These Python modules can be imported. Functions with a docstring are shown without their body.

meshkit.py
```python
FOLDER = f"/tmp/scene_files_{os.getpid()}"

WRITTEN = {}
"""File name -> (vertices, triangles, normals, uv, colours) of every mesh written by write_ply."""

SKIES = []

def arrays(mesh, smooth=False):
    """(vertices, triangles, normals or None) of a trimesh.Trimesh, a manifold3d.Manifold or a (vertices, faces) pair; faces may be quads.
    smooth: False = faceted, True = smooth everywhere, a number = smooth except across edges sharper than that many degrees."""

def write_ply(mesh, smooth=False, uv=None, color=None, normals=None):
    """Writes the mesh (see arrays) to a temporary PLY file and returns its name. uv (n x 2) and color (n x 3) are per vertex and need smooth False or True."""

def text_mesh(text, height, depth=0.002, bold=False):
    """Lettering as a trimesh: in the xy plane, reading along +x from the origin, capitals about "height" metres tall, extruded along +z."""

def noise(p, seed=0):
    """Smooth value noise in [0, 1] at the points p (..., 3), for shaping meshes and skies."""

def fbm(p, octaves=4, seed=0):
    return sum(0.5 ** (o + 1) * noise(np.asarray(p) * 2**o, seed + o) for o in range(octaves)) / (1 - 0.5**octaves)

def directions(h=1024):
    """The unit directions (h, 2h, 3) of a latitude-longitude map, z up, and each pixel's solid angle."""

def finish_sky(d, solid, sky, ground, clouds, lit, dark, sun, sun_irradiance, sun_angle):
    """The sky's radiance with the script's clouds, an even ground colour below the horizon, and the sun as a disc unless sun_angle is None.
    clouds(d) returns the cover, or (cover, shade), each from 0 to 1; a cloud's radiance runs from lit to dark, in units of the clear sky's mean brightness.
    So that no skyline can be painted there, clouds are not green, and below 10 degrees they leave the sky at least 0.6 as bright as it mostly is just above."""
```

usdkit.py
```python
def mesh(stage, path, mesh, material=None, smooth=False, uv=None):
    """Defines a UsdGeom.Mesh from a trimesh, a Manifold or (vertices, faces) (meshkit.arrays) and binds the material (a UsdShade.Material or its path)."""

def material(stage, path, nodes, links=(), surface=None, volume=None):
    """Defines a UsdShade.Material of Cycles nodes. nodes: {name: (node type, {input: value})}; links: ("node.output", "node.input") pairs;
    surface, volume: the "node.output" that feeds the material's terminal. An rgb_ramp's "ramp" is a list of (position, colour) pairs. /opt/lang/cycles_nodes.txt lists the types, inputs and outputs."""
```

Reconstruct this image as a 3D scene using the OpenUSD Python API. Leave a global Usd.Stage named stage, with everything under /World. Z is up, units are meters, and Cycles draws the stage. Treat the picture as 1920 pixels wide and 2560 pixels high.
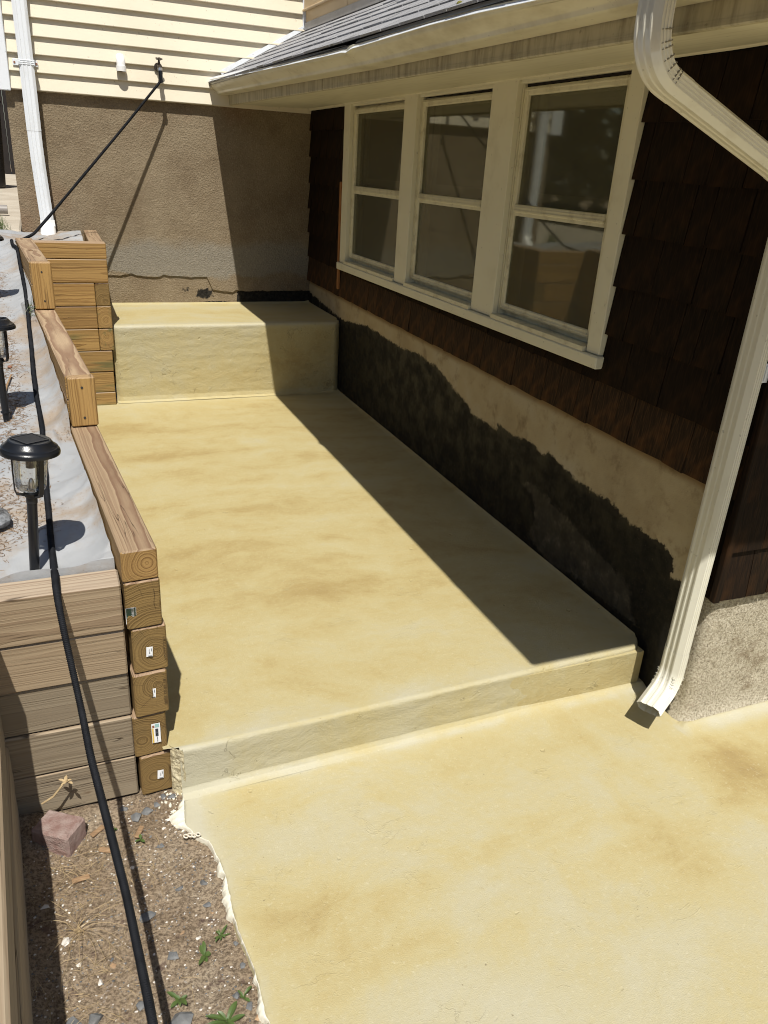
import math, random
import numpy as np
import trimesh
import shapely
from shapely.geometry import Polygon, LineString
import usdkit, meshkit
from pxr import Usd, UsdGeom, UsdLux, UsdShade, Gf, Sdf, Vt

stage = Usd.Stage.CreateInMemory()
UsdGeom.SetStageUpAxis(stage, UsdGeom.Tokens.z)
UsdGeom.SetStageMetersPerUnit(stage, 1.0)
world = UsdGeom.Xform.Define(stage, '/World')
stage.SetDefaultPrim(world.GetPrim())
UsdGeom.Scope.Define(stage, '/World/Looks')
RNG = random.Random(7)
NR = np.random.RandomState(11)
A = np.array

# ------------------------------------------------------------------ camera
CAM_R = A([[0.9246354839534356, 0.10522140543535333, -0.36602961308124393],
           [-0.3764484776864775, 0.3982486322681898, -0.8364715001385581],
           [0.05775608592806267, 0.9112225209764766, 0.4078452547272619]])
CAM_P = A([-1.87775, 0.0, 1.55039])
cam = UsdGeom.Camera.Define(stage, '/World/camera')
m4 = np.eye(4); m4[:3, :3] = CAM_R.T; m4[3, :3] = CAM_P
cam.AddTransformOp().Set(Gf.Matrix4d(*m4.ravel().tolist()))
cam.CreateFocalLengthAttr(36.948)
cam.CreateHorizontalApertureAttr(36.0)
cam.CreateVerticalApertureAttr(48.0)
cam.CreateClippingRangeAttr(Gf.Vec2f(0.02, 500))
cam.CreateExposureAttr(0.42)

# ------------------------------------------------------------------ sky and sun
SUN = A([-0.135, -0.52, 1.0]); SUN /= np.linalg.norm(SUN)
ELEV = math.asin(SUN[2]); ROT = math.atan2(SUN[0], SUN[1])
dome = UsdLux.DomeLight.Define(stage, '/World/sky')
sky_mat = usdkit.material(stage, '/World/Looks/sky_look', {
    'sky': ('sky_texture', {'sky_type': 'single_scattering', 'sun_disc': False, 'sun_elevation': ELEV, 'sun_rotation': ROT, 'altitude': 100.0}),
    'bg': ('background_shader', {'strength': 0.064})}, [('sky.color', 'bg.color')], surface='bg.background')
UsdShade.MaterialBindingAPI.Apply(dome.GetPrim()).Bind(sky_mat)
sun = UsdLux.DistantLight.Define(stage, '/World/sun')
sun.CreateIntensityAttr(1.1); sun.CreateAngleAttr(0.53); sun.CreateNormalizeAttr(True)
sun.CreateColorAttr(Gf.Vec3f(1.0, 0.965, 0.90))
zax = SUN; xax = np.cross([0, 0, 1], zax); xax /= np.linalg.norm(xax); yax = np.cross(zax, xax)
ms = np.eye(4); ms[0, :3] = xax; ms[1, :3] = yax; ms[2, :3] = zax; ms[3, :3] = [0, 0, 20]
sun.AddTransformOp().Set(Gf.Matrix4d(*ms.ravel().tolist()))
dome.GetPrim().SetCustomDataByKey('kind', 'structure')

# ------------------------------------------------------------------ node graph helper
class Ref(str):
    pass

class G:
    """Small builder: each call adds a node and returns a reference to one of its outputs."""
    def __init__(s): s.n, s.l = {}, []
    def __call__(s, kind, out, **k):
        name = f'{kind}{len(s.n)}'; vals = {}
        for a, v in k.items():
            if isinstance(v, Ref): s.l.append((str(v), f'{name}.{a}'))
            else: vals[a] = v
        s.n[name] = (kind, vals)
        return Ref(f'{name}.{out}')
    def pos(s): return s('geometry', 'position')
    def obj(s): return s('texture_coordinate', 'object')
    def rnd(s): return s('object_info', 'random')
    def attr(s, n, out='vector'): return s('attribute', out, attribute=n)
    def map(s, v, scale=(1, 1, 1), rot=(0, 0, 0), loc=(0, 0, 0)): return s('mapping', 'vector', mapping_type='point', vector=v, scale=scale, rotation=rot, location=loc)
    def noise(s, v, scale, detail=4, rough=.55, dist=0., out='fac'): return s('noise_texture', out, type='fBM', vector=v, scale=float(scale), detail=float(detail), roughness=rough, distortion=dist)
    def ramp(s, f, *stops): return s('rgb_ramp', 'color', fac=f, ramp=list(stops))
    def math(s, t, a, b=0.0, clamp=False): return s('math', 'value', math_type=t, value1=a, value2=b, use_clamp=clamp)
    def mix(s, f, a, b, blend='mix'): return s('mix_color', 'result', blend_type=blend, fac=f, a=a, b=b)
    def rng(s, v, a, b, c=0., d=1.): return s('map_range', 'result', range_type='smoothstep', value=v, from_min=a, from_max=b, to_min=c, to_max=d, clamp=True)
    def bump(s, h, dist, strength=1.0, normal=None):
        k = dict(height=h, distance=dist, strength=strength)
        if normal is not None: k['normal'] = normal
        return s('bump', 'normal', **k)
    def pbr(s, **k): return s('principled_bsdf', 'BSDF', **k)
    def make(s, name, surface): return usdkit.material(stage, f'/World/Looks/{name}', s.n, s.l, surface=str(surface))

def v3(x): return (x, x, x)

def simple(name, a, b, scale=8, rough=.5, bump=0., bscale=120, spec=.5, stretch=(1, 1, 1), vec='obj', metallic=0.):
    """Two-tone noisy principled material with a fine relief."""
    g = G(); v = g.map(g.obj() if vec == 'obj' else g.pos(), scale=stretch)
    c = g.ramp(g.noise(v, scale, 5), (.3, a), (.7, b))
    k = dict(base_color=c, roughness=rough, specular_ior_level=spec, metallic=metallic)
    if bump: k['normal'] = g.bump(g.noise(v, bscale, 3), bump)
    return g.make(name, g.pbr(**k))

def wood_material(name, light, dark, top_light, top_dark, green=0.0, ring=.0085, worn=0.0):
    """Solid-grown softwood: rings about a pith carried by the woodp primvar, so end grain and flat grain both read."""
    g = G(); w = g.attr('woodp'); rnd = g.attr('tone', 'fac'); weather = g.attr('weather', 'fac')
    warp = g.noise(g.map(w, scale=(1.5, 7, 7)), 1.0, 2, out='color')
    wv = g('vector_math', 'vector', math_type='multiply_add', vector1=warp, vector2=(0, .024, .024), vector3=w)
    warp2 = g.noise(g.map(w, scale=(9, 40, 40)), 1.0, 2, out='color')
    wv = g('vector_math', 'vector', math_type='multiply_add', vector1=warp2, vector2=(0, .005, .005), vector3=wv)
    rad = g('vector_math', 'value', math_type='length', vector1=g.map(wv, scale=(0, 1, 1), loc=(0, -.0145, -.0145)))
    rv = g('combine_xyz', 'vector', x=rad, y=g.math('multiply', rnd, 7.0), z=0.0)
    ph = g.math('add', g.math('divide', rad, ring), g.math('multiply', g.noise(g.map(rv, scale=(55, 1, 1)), 1.0, 2), 4.2))
    fr = g.math('fraction', ph)
    r = g.math('multiply', g.rng(fr, .15, .86), g.rng(fr, .90, .99, 1, 0))
    amp = g.rng(g.noise(g.map(rv, scale=(160, 1, 1), loc=(3, 0, 0)), 1.0, 2), .3, .7, .35, 1)
    r = g.math('multiply', r, amp)
    fine = g.noise(g.map(w, scale=(6, 260, 260)), 1.0, 3)
    cl = g.mix(weather, light, top_light); cd = g.mix(weather, dark, top_dark)
    c = g.mix(r, cl, cd)
    c = g.mix(g.math('multiply', fine, .55), c, g.mix(.5, c, (.09, .055, .03)))
    blot = g.noise(g.map(w, scale=(2.2, 12, 12)), 1.0, 4)
    c = g.mix(g.rng(blot, .52, .75, 0, .45), c, g.mix(.55, c, (.10, .075, .035)))
    if green:
        gr = g.noise(g.map(w, scale=(1.8, 16, 16), loc=(3.1, 0, 0)), 1.0, 3)
        c = g.mix(g.rng(gr, .50, .68, 0, green), c, (.10, .115, .045))
    c = g.mix(g.math('multiply', g.math('subtract', rnd, .5), .9), c, g.mix(.5, c, (.09, .06, .03)))
    kv = g.map(w, scale=(3.4, 8.5, 8.5), loc=(1.7, 2.2, .4))
    kd = g('voronoi_texture', 'distance', feature='f1', vector=kv, scale=1.0); kc = g('separate_xyz', 'x', vector=g('voronoi_texture', 'color', feature='f1', vector=kv, scale=1.0))
    kn = g.math('multiply', g.rng(g.math('add', kd, g.math('multiply', g.noise(g.map(w, scale=(30, 60, 60)), 1.0, 2), .06)), .19, .15), g.math('greater_than', kc, .62))
    c = g.mix(g.math('multiply', kn, .75), c, (.135, .068, .028))
    ke = g.math('multiply', kn, g.rng(kd, .10, .15)); c = g.mix(g.math('multiply', ke, .7), c, (.05, .025, .010))
    wz_ = g('separate_xyz', 'z', vector=wv); wy_ = g('separate_xyz', 'y', vector=wv)
    ang = g.math('arctan2', wy_, wz_)
    av = g('combine_xyz', 'vector', x=g.math('multiply', ang, 2.3), y=g.math('multiply', rnd, 19.0), z=g.math('multiply', g('separate_xyz', 'x', vector=w), .6))
    ra = g.rng(g.math('absolute', g.math('subtract', g.noise(av, 1.0, 2), .5)), 0, .010, 1, 0)
    ra = g.math('multiply', ra, g.rng(g.noise(g.map(w, scale=(3, 18, 18), loc=(5, 3, 3)), 1.0, 2), .47, .60))
    c = g.mix(g.math('multiply', ra, .75), c, (.03, .017, .008))
    # checks: thin dark splits following the grain
    ck = g.noise(g.map(w, scale=(1.1, 42, 42), loc=(0, 5, 2)), 1.0, 2)
    chk = g.rng(g.math('absolute', g.math('subtract', ck, .5)), .0, .0045 + .004 * worn, 1, 0)
    chk = g.math('multiply', chk, g.rng(g.noise(g.map(w, scale=(2.5, 9, 9), loc=(9, 1, 2)), 1.0, 2), .56 - .10 * worn, .66 - .10 * worn))
    c = g.mix(g.math('multiply', chk, .7), c, (.03, .018, .010))
    h = g.math('add', g.math('multiply', r, .5), g.math('multiply', fine, .5))
    h = g.math('subtract', h, g.math('multiply', chk, 2.0))
    return g.make(name, g.pbr(base_color=c, roughness=.72, specular_ior_level=.25, normal=g.bump(h, .0022, .7)))

WOOD = wood_material('fresh_pine', (.42, .255, .088), (.22, .115, .034), (.42, .305, .19), (.22, .13, .08))
WOODG = wood_material('green_treated_pine', (.40, .25, .088), (.215, .118, .036), (.40, .30, .19), (.22, .14, .09), green=.8)
WOODW = wood_material('weathered_pine', (.285, .235, .165), (.195, .152, .103), (.40, .32, .22), (.24, .165, .10), worn=1.0)
WOODE = wood_material('end_pine', (.27, .175, .062), (.125, .074, .024), (.40, .28, .18), (.22, .13, .075), ring=.0062)
WOODP = wood_material('pinkish_pine', (.345, .262, .168), (.24, .168, .104), (.43, .345, .25), (.26, .185, .125), ring=.011, worn=.6)

def coating_material():
    """Trowelled cream masonry coating, patchy where it dried unevenly."""
    g = G(); p = g.pos(); st = g.attr('stain', 'fac')
    warp = g('vector_math', 'vector', math_type='multiply_add', vector1=g.noise(p, 1.1, 4, out='color'), vector2=(.5, .5, .2), vector3=p)
    big = g.noise(g.map(warp, scale=(.8, 1.9, 1.6), rot=(0, 0, .2)), 1.6, 4, .55)
    mid = g.noise(g.map(warp, scale=(1, 1.2, 1)), 5.0, 8, .70)
    # trowel sweeps: arcs about where the worker knelt
    arcs = None
    for (cx, cy, k) in ((-1.15, 1.55, 3.3), (-.55, -.1, 2.6)):
        q = g.map(warp, loc=(-cx, -cy, 0)); sx, sy = g('separate_xyz', 'x', vector=q), g('separate_xyz', 'y', vector=q)
        rr = g('vector_math', 'value', math_type='length', vector1=g.map(q, scale=(1, 1, 0)))
        th = g.math('arctan2', sy, sx)
        a_ = g.noise(g('combine_xyz', 'vector', x=g.math('multiply', rr, k), y=g.math('multiply', th, .9), z=0.0), 2.2, 6, .62)
        arcs = a_ if arcs is None else g.math('add', g.math('multiply', arcs, .5), g.math('multiply', a_, .5))
    fgrain = g.noise(p, 60, 6, .75)
    f = g.math('add', g.math('multiply', big, .24), g.math('multiply', mid, .30))
    f = g.math('add', f, g.math('multiply', arcs, .36))
    f = g.math('add', f, g.math('multiply', fgrain, .10))
    f = g.math('add', f, st)
    c = g.ramp(f, (.28, (.262, .182, .074)), (.40, (.345, .262, .110)), (.47, (.402, .328, .155)), (.53, (.420, .358, .188)), (.60, (.418, .372, .228)), (.74, (.430, .402, .295)))
    c = g.mix(g.rng(fgrain, .40, .28, 0, .25), c, (.26, .19, .085))
    sp = g.noise(p, 90, 3, .7)
    c = g.mix(g.rng(sp, .58, .70, 0, .40), c, g.mix(.5, c, (.62, .58, .42)))
    spk = g.noise(p, 70, 2, .5)
    c = g.mix(g.rng(spk, .755, .775, 0, .5), c, (.10, .07, .03))
    # trowel ridges: broken contour lines of a warped noise
    w2 = g('vector_math', 'vector', math_type='multiply_add', vector1=g.noise(p, 3.0, 2, out='color'), vector2=(.25, .25, .25), vector3=p)
    n1 = g.noise(g.map(w2, scale=(1, 2.4, 1.8)), 5.0, 5, .62)
    l1 = g.rng(g.math('absolute', g.math('subtract', n1, .5)), 0, .010, 1, 0)
    l1 = g.math('multiply', l1, g.rng(g.noise(p, 5.5, 3), .53, .68))
    n2 = g.noise(g.map(w2, scale=(1.4, 1, 1), loc=(4, 2, 7)), 9.0, 5, .62)
    l2 = g.rng(g.math('absolute', g.math('subtract', n2, .47)), 0, .012, 1, 0)
    l2 = g.math('multiply', l2, g.rng(g.noise(p, 8, 3), .55, .70))
    ln = g.math('add', l1, l2)
    c = g.mix(g.math('multiply', ln, .16), c, (.60, .52, .30))
    grain = g.noise(p, 330, 4, .7); lump = g.noise(p, 34, 5, .65)
    h = g.math('add', g.math('multiply', grain, .55), g.math('multiply', lump, .55))
    pit = g.rng(g.noise(p, 26, 2, .4), .27, .20)
    h = g.math('subtract', h, g.math('multiply', pit, .8))
    nz = g('separate_xyz', 'z', vector=g('geometry', 'true_normal'))
    vert = g.rng(g.math('absolute', nz), .3, .7, 1, 0)
    h = g.math('add', h, g.math('multiply', ln, g.math('add', .28, g.math('multiply', vert, .9))))
    drag = g.noise(g.map(w2, scale=(5, 5, 9)), 3.4, 6, .66)
    h = g.math('add', h, g.math('multiply', drag, g.math('multiply', vert, 1.35)))
    return g.make('cream_coating', g.pbr(base_color=c, roughness=.62, specular_ior_level=.35, normal=g.bump(h, .0034, .85)))
COAT = coating_material()

def stucco_material(name, tan, brown, grey, crack_z, sparkle=.4, rust=True):
    """Pebbly cement render; a greyer band runs above the cracked skirt and mould marks come from the stain primvar."""
    g = G(); p = g.pos(); st = g.attr('stain', 'fac')
    z = g('separate_xyz', 'z', vector=p)
    n = g.noise(p, 3.0, 5, .6)
    c = g.mix(g.rng(n, .35, .68), tan, brown)
    if crack_z is not None:
        zz = g.math('add', z, g.math('multiply', g.math('subtract', g.noise(p, 3.2, 4), .5), .20))
        band = g.math('multiply', g.rng(zz, crack_z - .01, crack_z + .02), g.rng(zz, crack_z + .17, crack_z + .27, 1, 0))
        c = g.mix(g.math('multiply', band, .85), c, grey)
    if rust:
        c = g.mix(g.rng(g.noise(p, 1.6, 3), .55, .72, 0, .35), c, (.20, .095, .05))
    vor = g('voronoi_texture', 'distance', feature='f1', vector=p, scale=95.0)
    peb = g.noise(p, 115, 3, .75)
    c = g.mix(g.rng(peb, .56, .70, 0, sparkle), c, (.60, .50, .36))
    c = g.mix(g.rng(peb, .34, .46, .4, 0), c, (.08, .056, .035))
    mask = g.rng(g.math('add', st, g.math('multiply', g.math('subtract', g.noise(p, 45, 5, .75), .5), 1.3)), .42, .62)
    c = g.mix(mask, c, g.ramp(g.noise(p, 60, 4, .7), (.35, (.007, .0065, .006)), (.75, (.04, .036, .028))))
    h = g.math('add', g.math('multiply', vor, .8), g.math('multiply', peb, .8))
    h = g.math('add', h, g.math('multiply', g.noise(p, 22, 4), 1.2))
    return g.make(name, g.pbr(base_color=c, roughness=.9, specular_ior_level=.2, normal=g.bump(h, .0034, .9)))
STUCCO = stucco_material('brown_stucco', (.24, .190, .124), (.185, .140, .088), (.225, .205, .165), .70, .26)

def foundation_material():
    """Rendered foundation: tan cement with a broad band of old black tar and scraped grey patches (primvars)."""
    g = G(); p = g.pos(); st = g.attr('stain', 'fac'); gr = g.attr('scrape', 'fac'); sand = g.attr('sand', 'fac')
    n = g.noise(p, 2.6, 5, .6)
    c = g.ramp(n, (.3, (.34, .265, .155)), (.5, (.44, .36, .225)), (.7, (.48, .42, .30)))
    y = g('separate_xyz', 'z', vector=p)
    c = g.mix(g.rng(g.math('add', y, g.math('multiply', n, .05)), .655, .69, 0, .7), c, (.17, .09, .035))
    sn = g.noise(p, 150, 3, .75)
    cs = g.ramp(sn, (.30, (.15, .125, .085)), (.46, (.40, .35, .255)), (.62, (.60, .545, .42)))
    c = g.mix(sand, c, cs)
    c = g.mix(g.rng(g.noise(p, 9, 6, .7), .50, .70, 0, .55), c, (.16, .105, .05))
    c = g.mix(g.rng(g.noise(p, 120, 3, .75), .62, .72, 0, .5), c, (.08, .055, .03))
    edge = g.noise(p, 34, 7, .8); run = g.noise(g.map(p, scale=(1, 34, 3.2)), 1.0, 4, .6)
    brush = g.noise(g.map(p, scale=(1, 60, 14)), 1.0, 5, .7)
    mv = g.math('add', st, g.math('multiply', g.math('subtract', g.math('add', g.math('multiply', edge, .78), g.math('multiply', brush, .22)), .5), 1.45))
    mask = g.rng(mv, .46, .62)
    thin = g.math('multiply', g.rng(mv, 1.15, .72), .55)
    tar = g.ramp(g.math('add', g.math('multiply', g.noise(p, 7, 7, .72), .65), g.math('multiply', run, .35)), (.42, (.003, .0028, .0026)), (.56, (.005, .0046, .0038)), (.65, (.011, .0098, .0075)), (.75, (.045, .039, .029)))
    tar = g.mix(g.rng(g.noise(p, 130, 4, .8), .62, .70, 0, .8), tar, (.20, .175, .13))
    tar = g.mix(thin, tar, (.035, .029, .020))
    c = g.mix(mask, c, tar)
    gm = g.rng(g.math('add', gr, g.math('multiply', g.math('subtract', g.noise(p, 22, 7, .8), .5), 1.9)), .45, .80, 0, .85)
    gm = g.math('multiply', gm, g.rng(gr, .03, .25))
    c = g.mix(gm, c, g.ramp(g.noise(p, 14, 6, .7), (.3, (.022, .019, .014)), (.55, (.06, .052, .039)), (.75, (.16, .14, .105))))
    rgh = g.mix(mask, v3(.88), g.ramp(g.noise(p, 10, 4), (.4, v3(.45)), (.6, v3(.8))))
    h = g.math('add', g.math('multiply', g.noise(p, 260, 3, .7), g.math('add', g.math('multiply', sand, 1.3), .35)), g.math('multiply', g.noise(p, 18, 5), 1.1))
    return g.make('foundation_render', g.pbr(base_color=c, roughness=g('separate_xyz', 'x', vector=rgh), specular_ior_level=.25, normal=g.bump(h, .004, .9)))
FOUND = foundation_material()

def shingle_material(name, k=1.0):
    g = G(); o = g.obj(); r = g.rnd()
    gr = g.noise(g.map(o, scale=(60, 60, 2.2)), 3.0, 5, .65)
    c = g.ramp(gr, (.3, (.005 * k, .0032 * k, .0022 * k)), (.5, (.0125 * k, .0075 * k, .0042 * k)), (.68, (.030 * k, .0155 * k, .0070 * k)))
    c = g.mix(g.math('multiply', r, .7), c, g.mix(.5, c, (.012, .006, .004)))
    c = g.mix(g.rng(g.noise(o, 5, 3), .55, .75, 0, .5), c, (.055 * k, .023 * k, .007 * k))
    return g.make(name, g.pbr(base_color=c, roughness=.75, specular_ior_level=.10, normal=g.bump(gr, .0022, .9)))
SHING = shingle_material('brown_shingle_wood'); SHINGB = shingle_material('bounce_lit_worn_shingle', 3.4)  # second one: browner worn wood with bounce light painted into its colour

def asphalt_shingle_material():
    g = G(); p = g.pos(); r = g.rnd()
    n = g.noise(p, 420, 3, .8)
    c = g.ramp(n, (.28, (.13, .13, .135)), (.5, (.32, .32, .33)), (.72, (.58, .58, .585)))
    c = g.mix(g.math('multiply', r, .35), c, (.22, .22, .225))
    c = g.mix(g.rng(g.noise(p, 9, 4), .6, .72, 0, .6), c, (.05, .05, .035))
    return g.make('grey_asphalt_shingle', g.pbr(base_color=c, roughness=.95, normal=g.bump(n, .003, 1.)))
ROOFM = asphalt_shingle_material()

def painted(name, base, grime, scale=3.0, rough=.45, streak=(1, 1, 1), amt=.6, lo=.45, hi=.75, spec=.4):
    """Painted or coated metal and vinyl with patchy grime and faint pitting."""
    g = G(); p = g.pos()
    n = g.noise(g.map(p, scale=streak), scale, 6, .65)
    c = g.mix(g.rng(n, lo, hi, 0, amt), base, grime)
    c = g.mix(g.rng(g.noise(p, 55, 3, .6), .66, .72, 0, .5), c, g.mix(.6, c, (.05, .04, .02)))
    return g.make(name, g.pbr(base_color=c, roughness=rough, specular_ior_level=spec, normal=g.bump(g.noise(p, 90, 4), .0006, .6)))
VINYL = painted('cream_siding', (.69, .625, .49), (.62, .55, .415), 2.2, .4, (1, 1, 1), .5)
TANW = painted('tan_upper_siding', (.55, .42, .255), (.43, .315, .18), 2.5, .5)
TRIM = painted('cream_window_trim', (.71, .68, .53), (.52, .48, .35), 5.0, .45, (1, 1, 1), .6, .5, .8)
SASH = painted('cream_storm_sash', (.68, .645, .48), (.44, .39, .26), 14.0, .5, (1, 1, 1), .8, .45, .75)
GUTM = painted('cream_gutter_metal', (.66, .62, .47), (.46, .41, .28), 3.0, .4, (3, 1.2, 1), .8, .42, .72)
FASC = painted('weathered_fascia', (.47, .425, .29), (.20, .165, .10), 5.0, .6, (4, 6, .8), .85, .38, .72)
SOFF = painted('cream_soffit', (.70, .66, .50), (.50, .45, .31), 6.0, .5, (8, .6, 1), .6, .45, .75)
DSPM = painted('cream_downspout_metal', (.66, .64, .54), (.46, .41, .30), 4.0, .32, (3, 3, .7), .55, .5, .8, .55)
WHITE = painted('white_vinyl', (.74, .77, .80), (.48, .48, .46), 6.0, .4, (3, 3, .8), .5, .5, .8)
PVC = simple('white_pipe_plastic', (.78, .78, .77), (.82, .82, .81), 6, .3)
GALV = painted('grey_flashing', (.33, .33, .34), (.18, .18, .18), 5.0, .45)
BLACK = simple('black_plastic', (.006, .007, .009), (.012, .013, .016), 10, .27, .0003, 300, .4)
BLACKM = simple('matt_black_plastic', (.010, .010, .011), (.016, .016, .018), 12, .5, .0005, 260)
HOSEM = simple('black_hose_fabric', (.006, .0065, .008), (.013, .014, .017), 30, .6, .0012, 500, .14)
STONEB = simple('black_stone', (.015, .016, .018), (.30, .31, .32), 65, .5, .003, 80)
BRICKM = simple('red_concrete_brick', (.21, .125, .105), (.34, .265, .235), 34, .95, .004, 220, .2)
DRIP = simple('white_coating_drips', (.60, .575, .47), (.72, .69, .58), 20, .55, .002, 120)
CREASE_SHADE = simple('crease_shade', (.16, .14, .09), (.26, .23, .16), 30, .6)  # dark tone that paints the shadow lines of the upper elbow creases
DAUB = simple('cream_coating_daub', (.40, .34, .20), (.50, .45, .31), 30, .7, .002, 160)
CONC = simple('grey_concrete', (.36, .31, .24), (.47, .42, .34), 4, .9, .003, 90, vec='pos')
GREYP = simple('grey_pipe_plastic', (.22, .20, .18), (.28, .26, .24), 6, .5)
DARKW = simple('dark_sheathing', (.008, .005, .004), (.016, .010, .007), 9, .8, vec='pos')
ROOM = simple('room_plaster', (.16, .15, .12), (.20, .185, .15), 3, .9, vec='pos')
PAPER = simple('white_paper', (.70, .71, .72), (.78, .79, .80), 30, .6)
INK = simple('black_ink', (.012, .012, .012), (.02, .02, .02), 30, .6)
STAMP = simple('brown_ink_stamp', (.06, .035, .012), (.085, .05, .018), 60, .8)
GREENP = simple('dark_green_print', (.006, .04, .028), (.010, .055, .038), 30, .4)
YELP = simple('yellow_print', (.62, .42, .08), (.68, .48, .12), 30, .5)
TEALP = simple('teal_print', (.25, .42, .42), (.30, .48, .46), 30, .5)
REDP = simple('brown_print', (.22, .09, .05), (.26, .11, .06), 30, .5)
STEEL = simple('staple_steel', (.05, .05, .05), (.09, .09, .09), 20, .4, metallic=.7)
BRONZE = simple('dark_bronze', (.035, .028, .022), (.07, .055, .04), 30, .45, .0008, 200, metallic=.5)
SILVER = simple('bright_coupling', (.6, .6, .6), (.7, .7, .7), 20, .25, metallic=.9)
PEB = simple('slate_pebble', (.075, .078, .080), (.19, .19, .185), 30, .9, .002, 160)
PEBW = simple('pale_pebble', (.50, .47, .42), (.66, .62, .56), 30, .9, .002, 160)
PEBT = simple('tan_pebble', (.30, .19, .10), (.40, .27, .16), 30, .9, .002, 160)
BARKM = simple('wood_chip', (.20, .12, .06), (.34, .22, .12), 30, .9, .002, 120, stretch=(1, 6, 1))
STRAW = simple('dry_straw', (.22, .15, .075), (.50, .38, .21), 26, .85, vec='pos')
NEEDLE = simple('dry_needles', (.11, .065, .035), (.27, .175, .095), 40, .85, vec='pos')
RINGM = simple('cloudy_plastic', (.55, .50, .40), (.62, .57, .47), 30, .4)
MOSS = simple('yellow_moss', (.10, .10, .015), (.20, .17, .03), 60, .95, .004, 200)
BARE = simple('bare_cedar', (.22, .085, .022), (.33, .14, .04), 14, .7, stretch=(8, 8, 1))

def dirt_material():
    g = G(); p = g.pos()
    n = g.noise(p, 7, 6, .65); f = g.noise(p, 120, 5, .75)
    c = g.ramp(n, (.3, (.27, .20, .13)), (.5, (.385, .295, .20)), (.7, (.47, .38, .27)))
    c = g.mix(g.rng(f, .36, .62, .75, 0), c, (.075, .05, .032))
    c = g.mix(g.rng(g.noise(p, 55, 4, .8), .62, .70, 0, .8), c, (.46, .41, .36))
    c = g.mix(g.rng(g.noise(g.map(p, loc=(3, 4, 5)), 22, 4, .7), .60, .70, 0, .6), c, (.10, .06, .055))
    h = g.math('add', f, g.math('multiply', g.noise(p, 40, 5, .7), 1.4))
    return g.make('dry_dirt', g.pbr(base_color=c, roughness=.95, specular_ior_level=.1, normal=g.bump(h, .010, 1.)))
DIRT = dirt_material()

def fabric_material():
    g = G(); p = g.pos()
    c = g.ramp(g.noise(p, 2.5, 4), (.35, (.265, .272, .278)), (.65, (.335, .342, .348)))
    d = g.noise(g.map(p, loc=(1, 7, 3)), 3.4, 6, .65)
    c = g.mix(g.rng(d, .46, .66, 0, .9), c, (.27, .205, .14))
    sp = g.noise(p, 110, 3, .7)
    c = g.mix(g.math('multiply', g.rng(sp, .60, .68, 0, .7), g.rng(d, .42, .62)), c, (.17, .11, .07))
    h = g.math('add', g.noise(p, 14, 4), g.math('multiply', g.noise(p, 400, 2), .12))
    return g.make('grey_landscape_cloth', g.pbr(base_color=c, roughness=.75, specular_ior_level=.3, sheen_weight=.15, normal=g.bump(h, .006, .7)))
FABRIC = fabric_material()

def leaf_material(name, a, b):
    g = G()
    c = g.ramp(g.noise(g.obj(), 14, 3), (.3, a), (.7, b))
    p = g.pbr(base_color=c, roughness=.45)
    t = g('translucent_bsdf', 'BSDF', color=c)
    return g.make(name, g('mix_closure', 'closure', fac=.25, closure1=p, closure2=t))
LEAF = leaf_material('weed_leaf', (.07, .115, .028), (.12, .18, .05))
HEDGEM = leaf_material('hedge_leaf', (.014, .024, .008), (.04, .06, .018))

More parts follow.
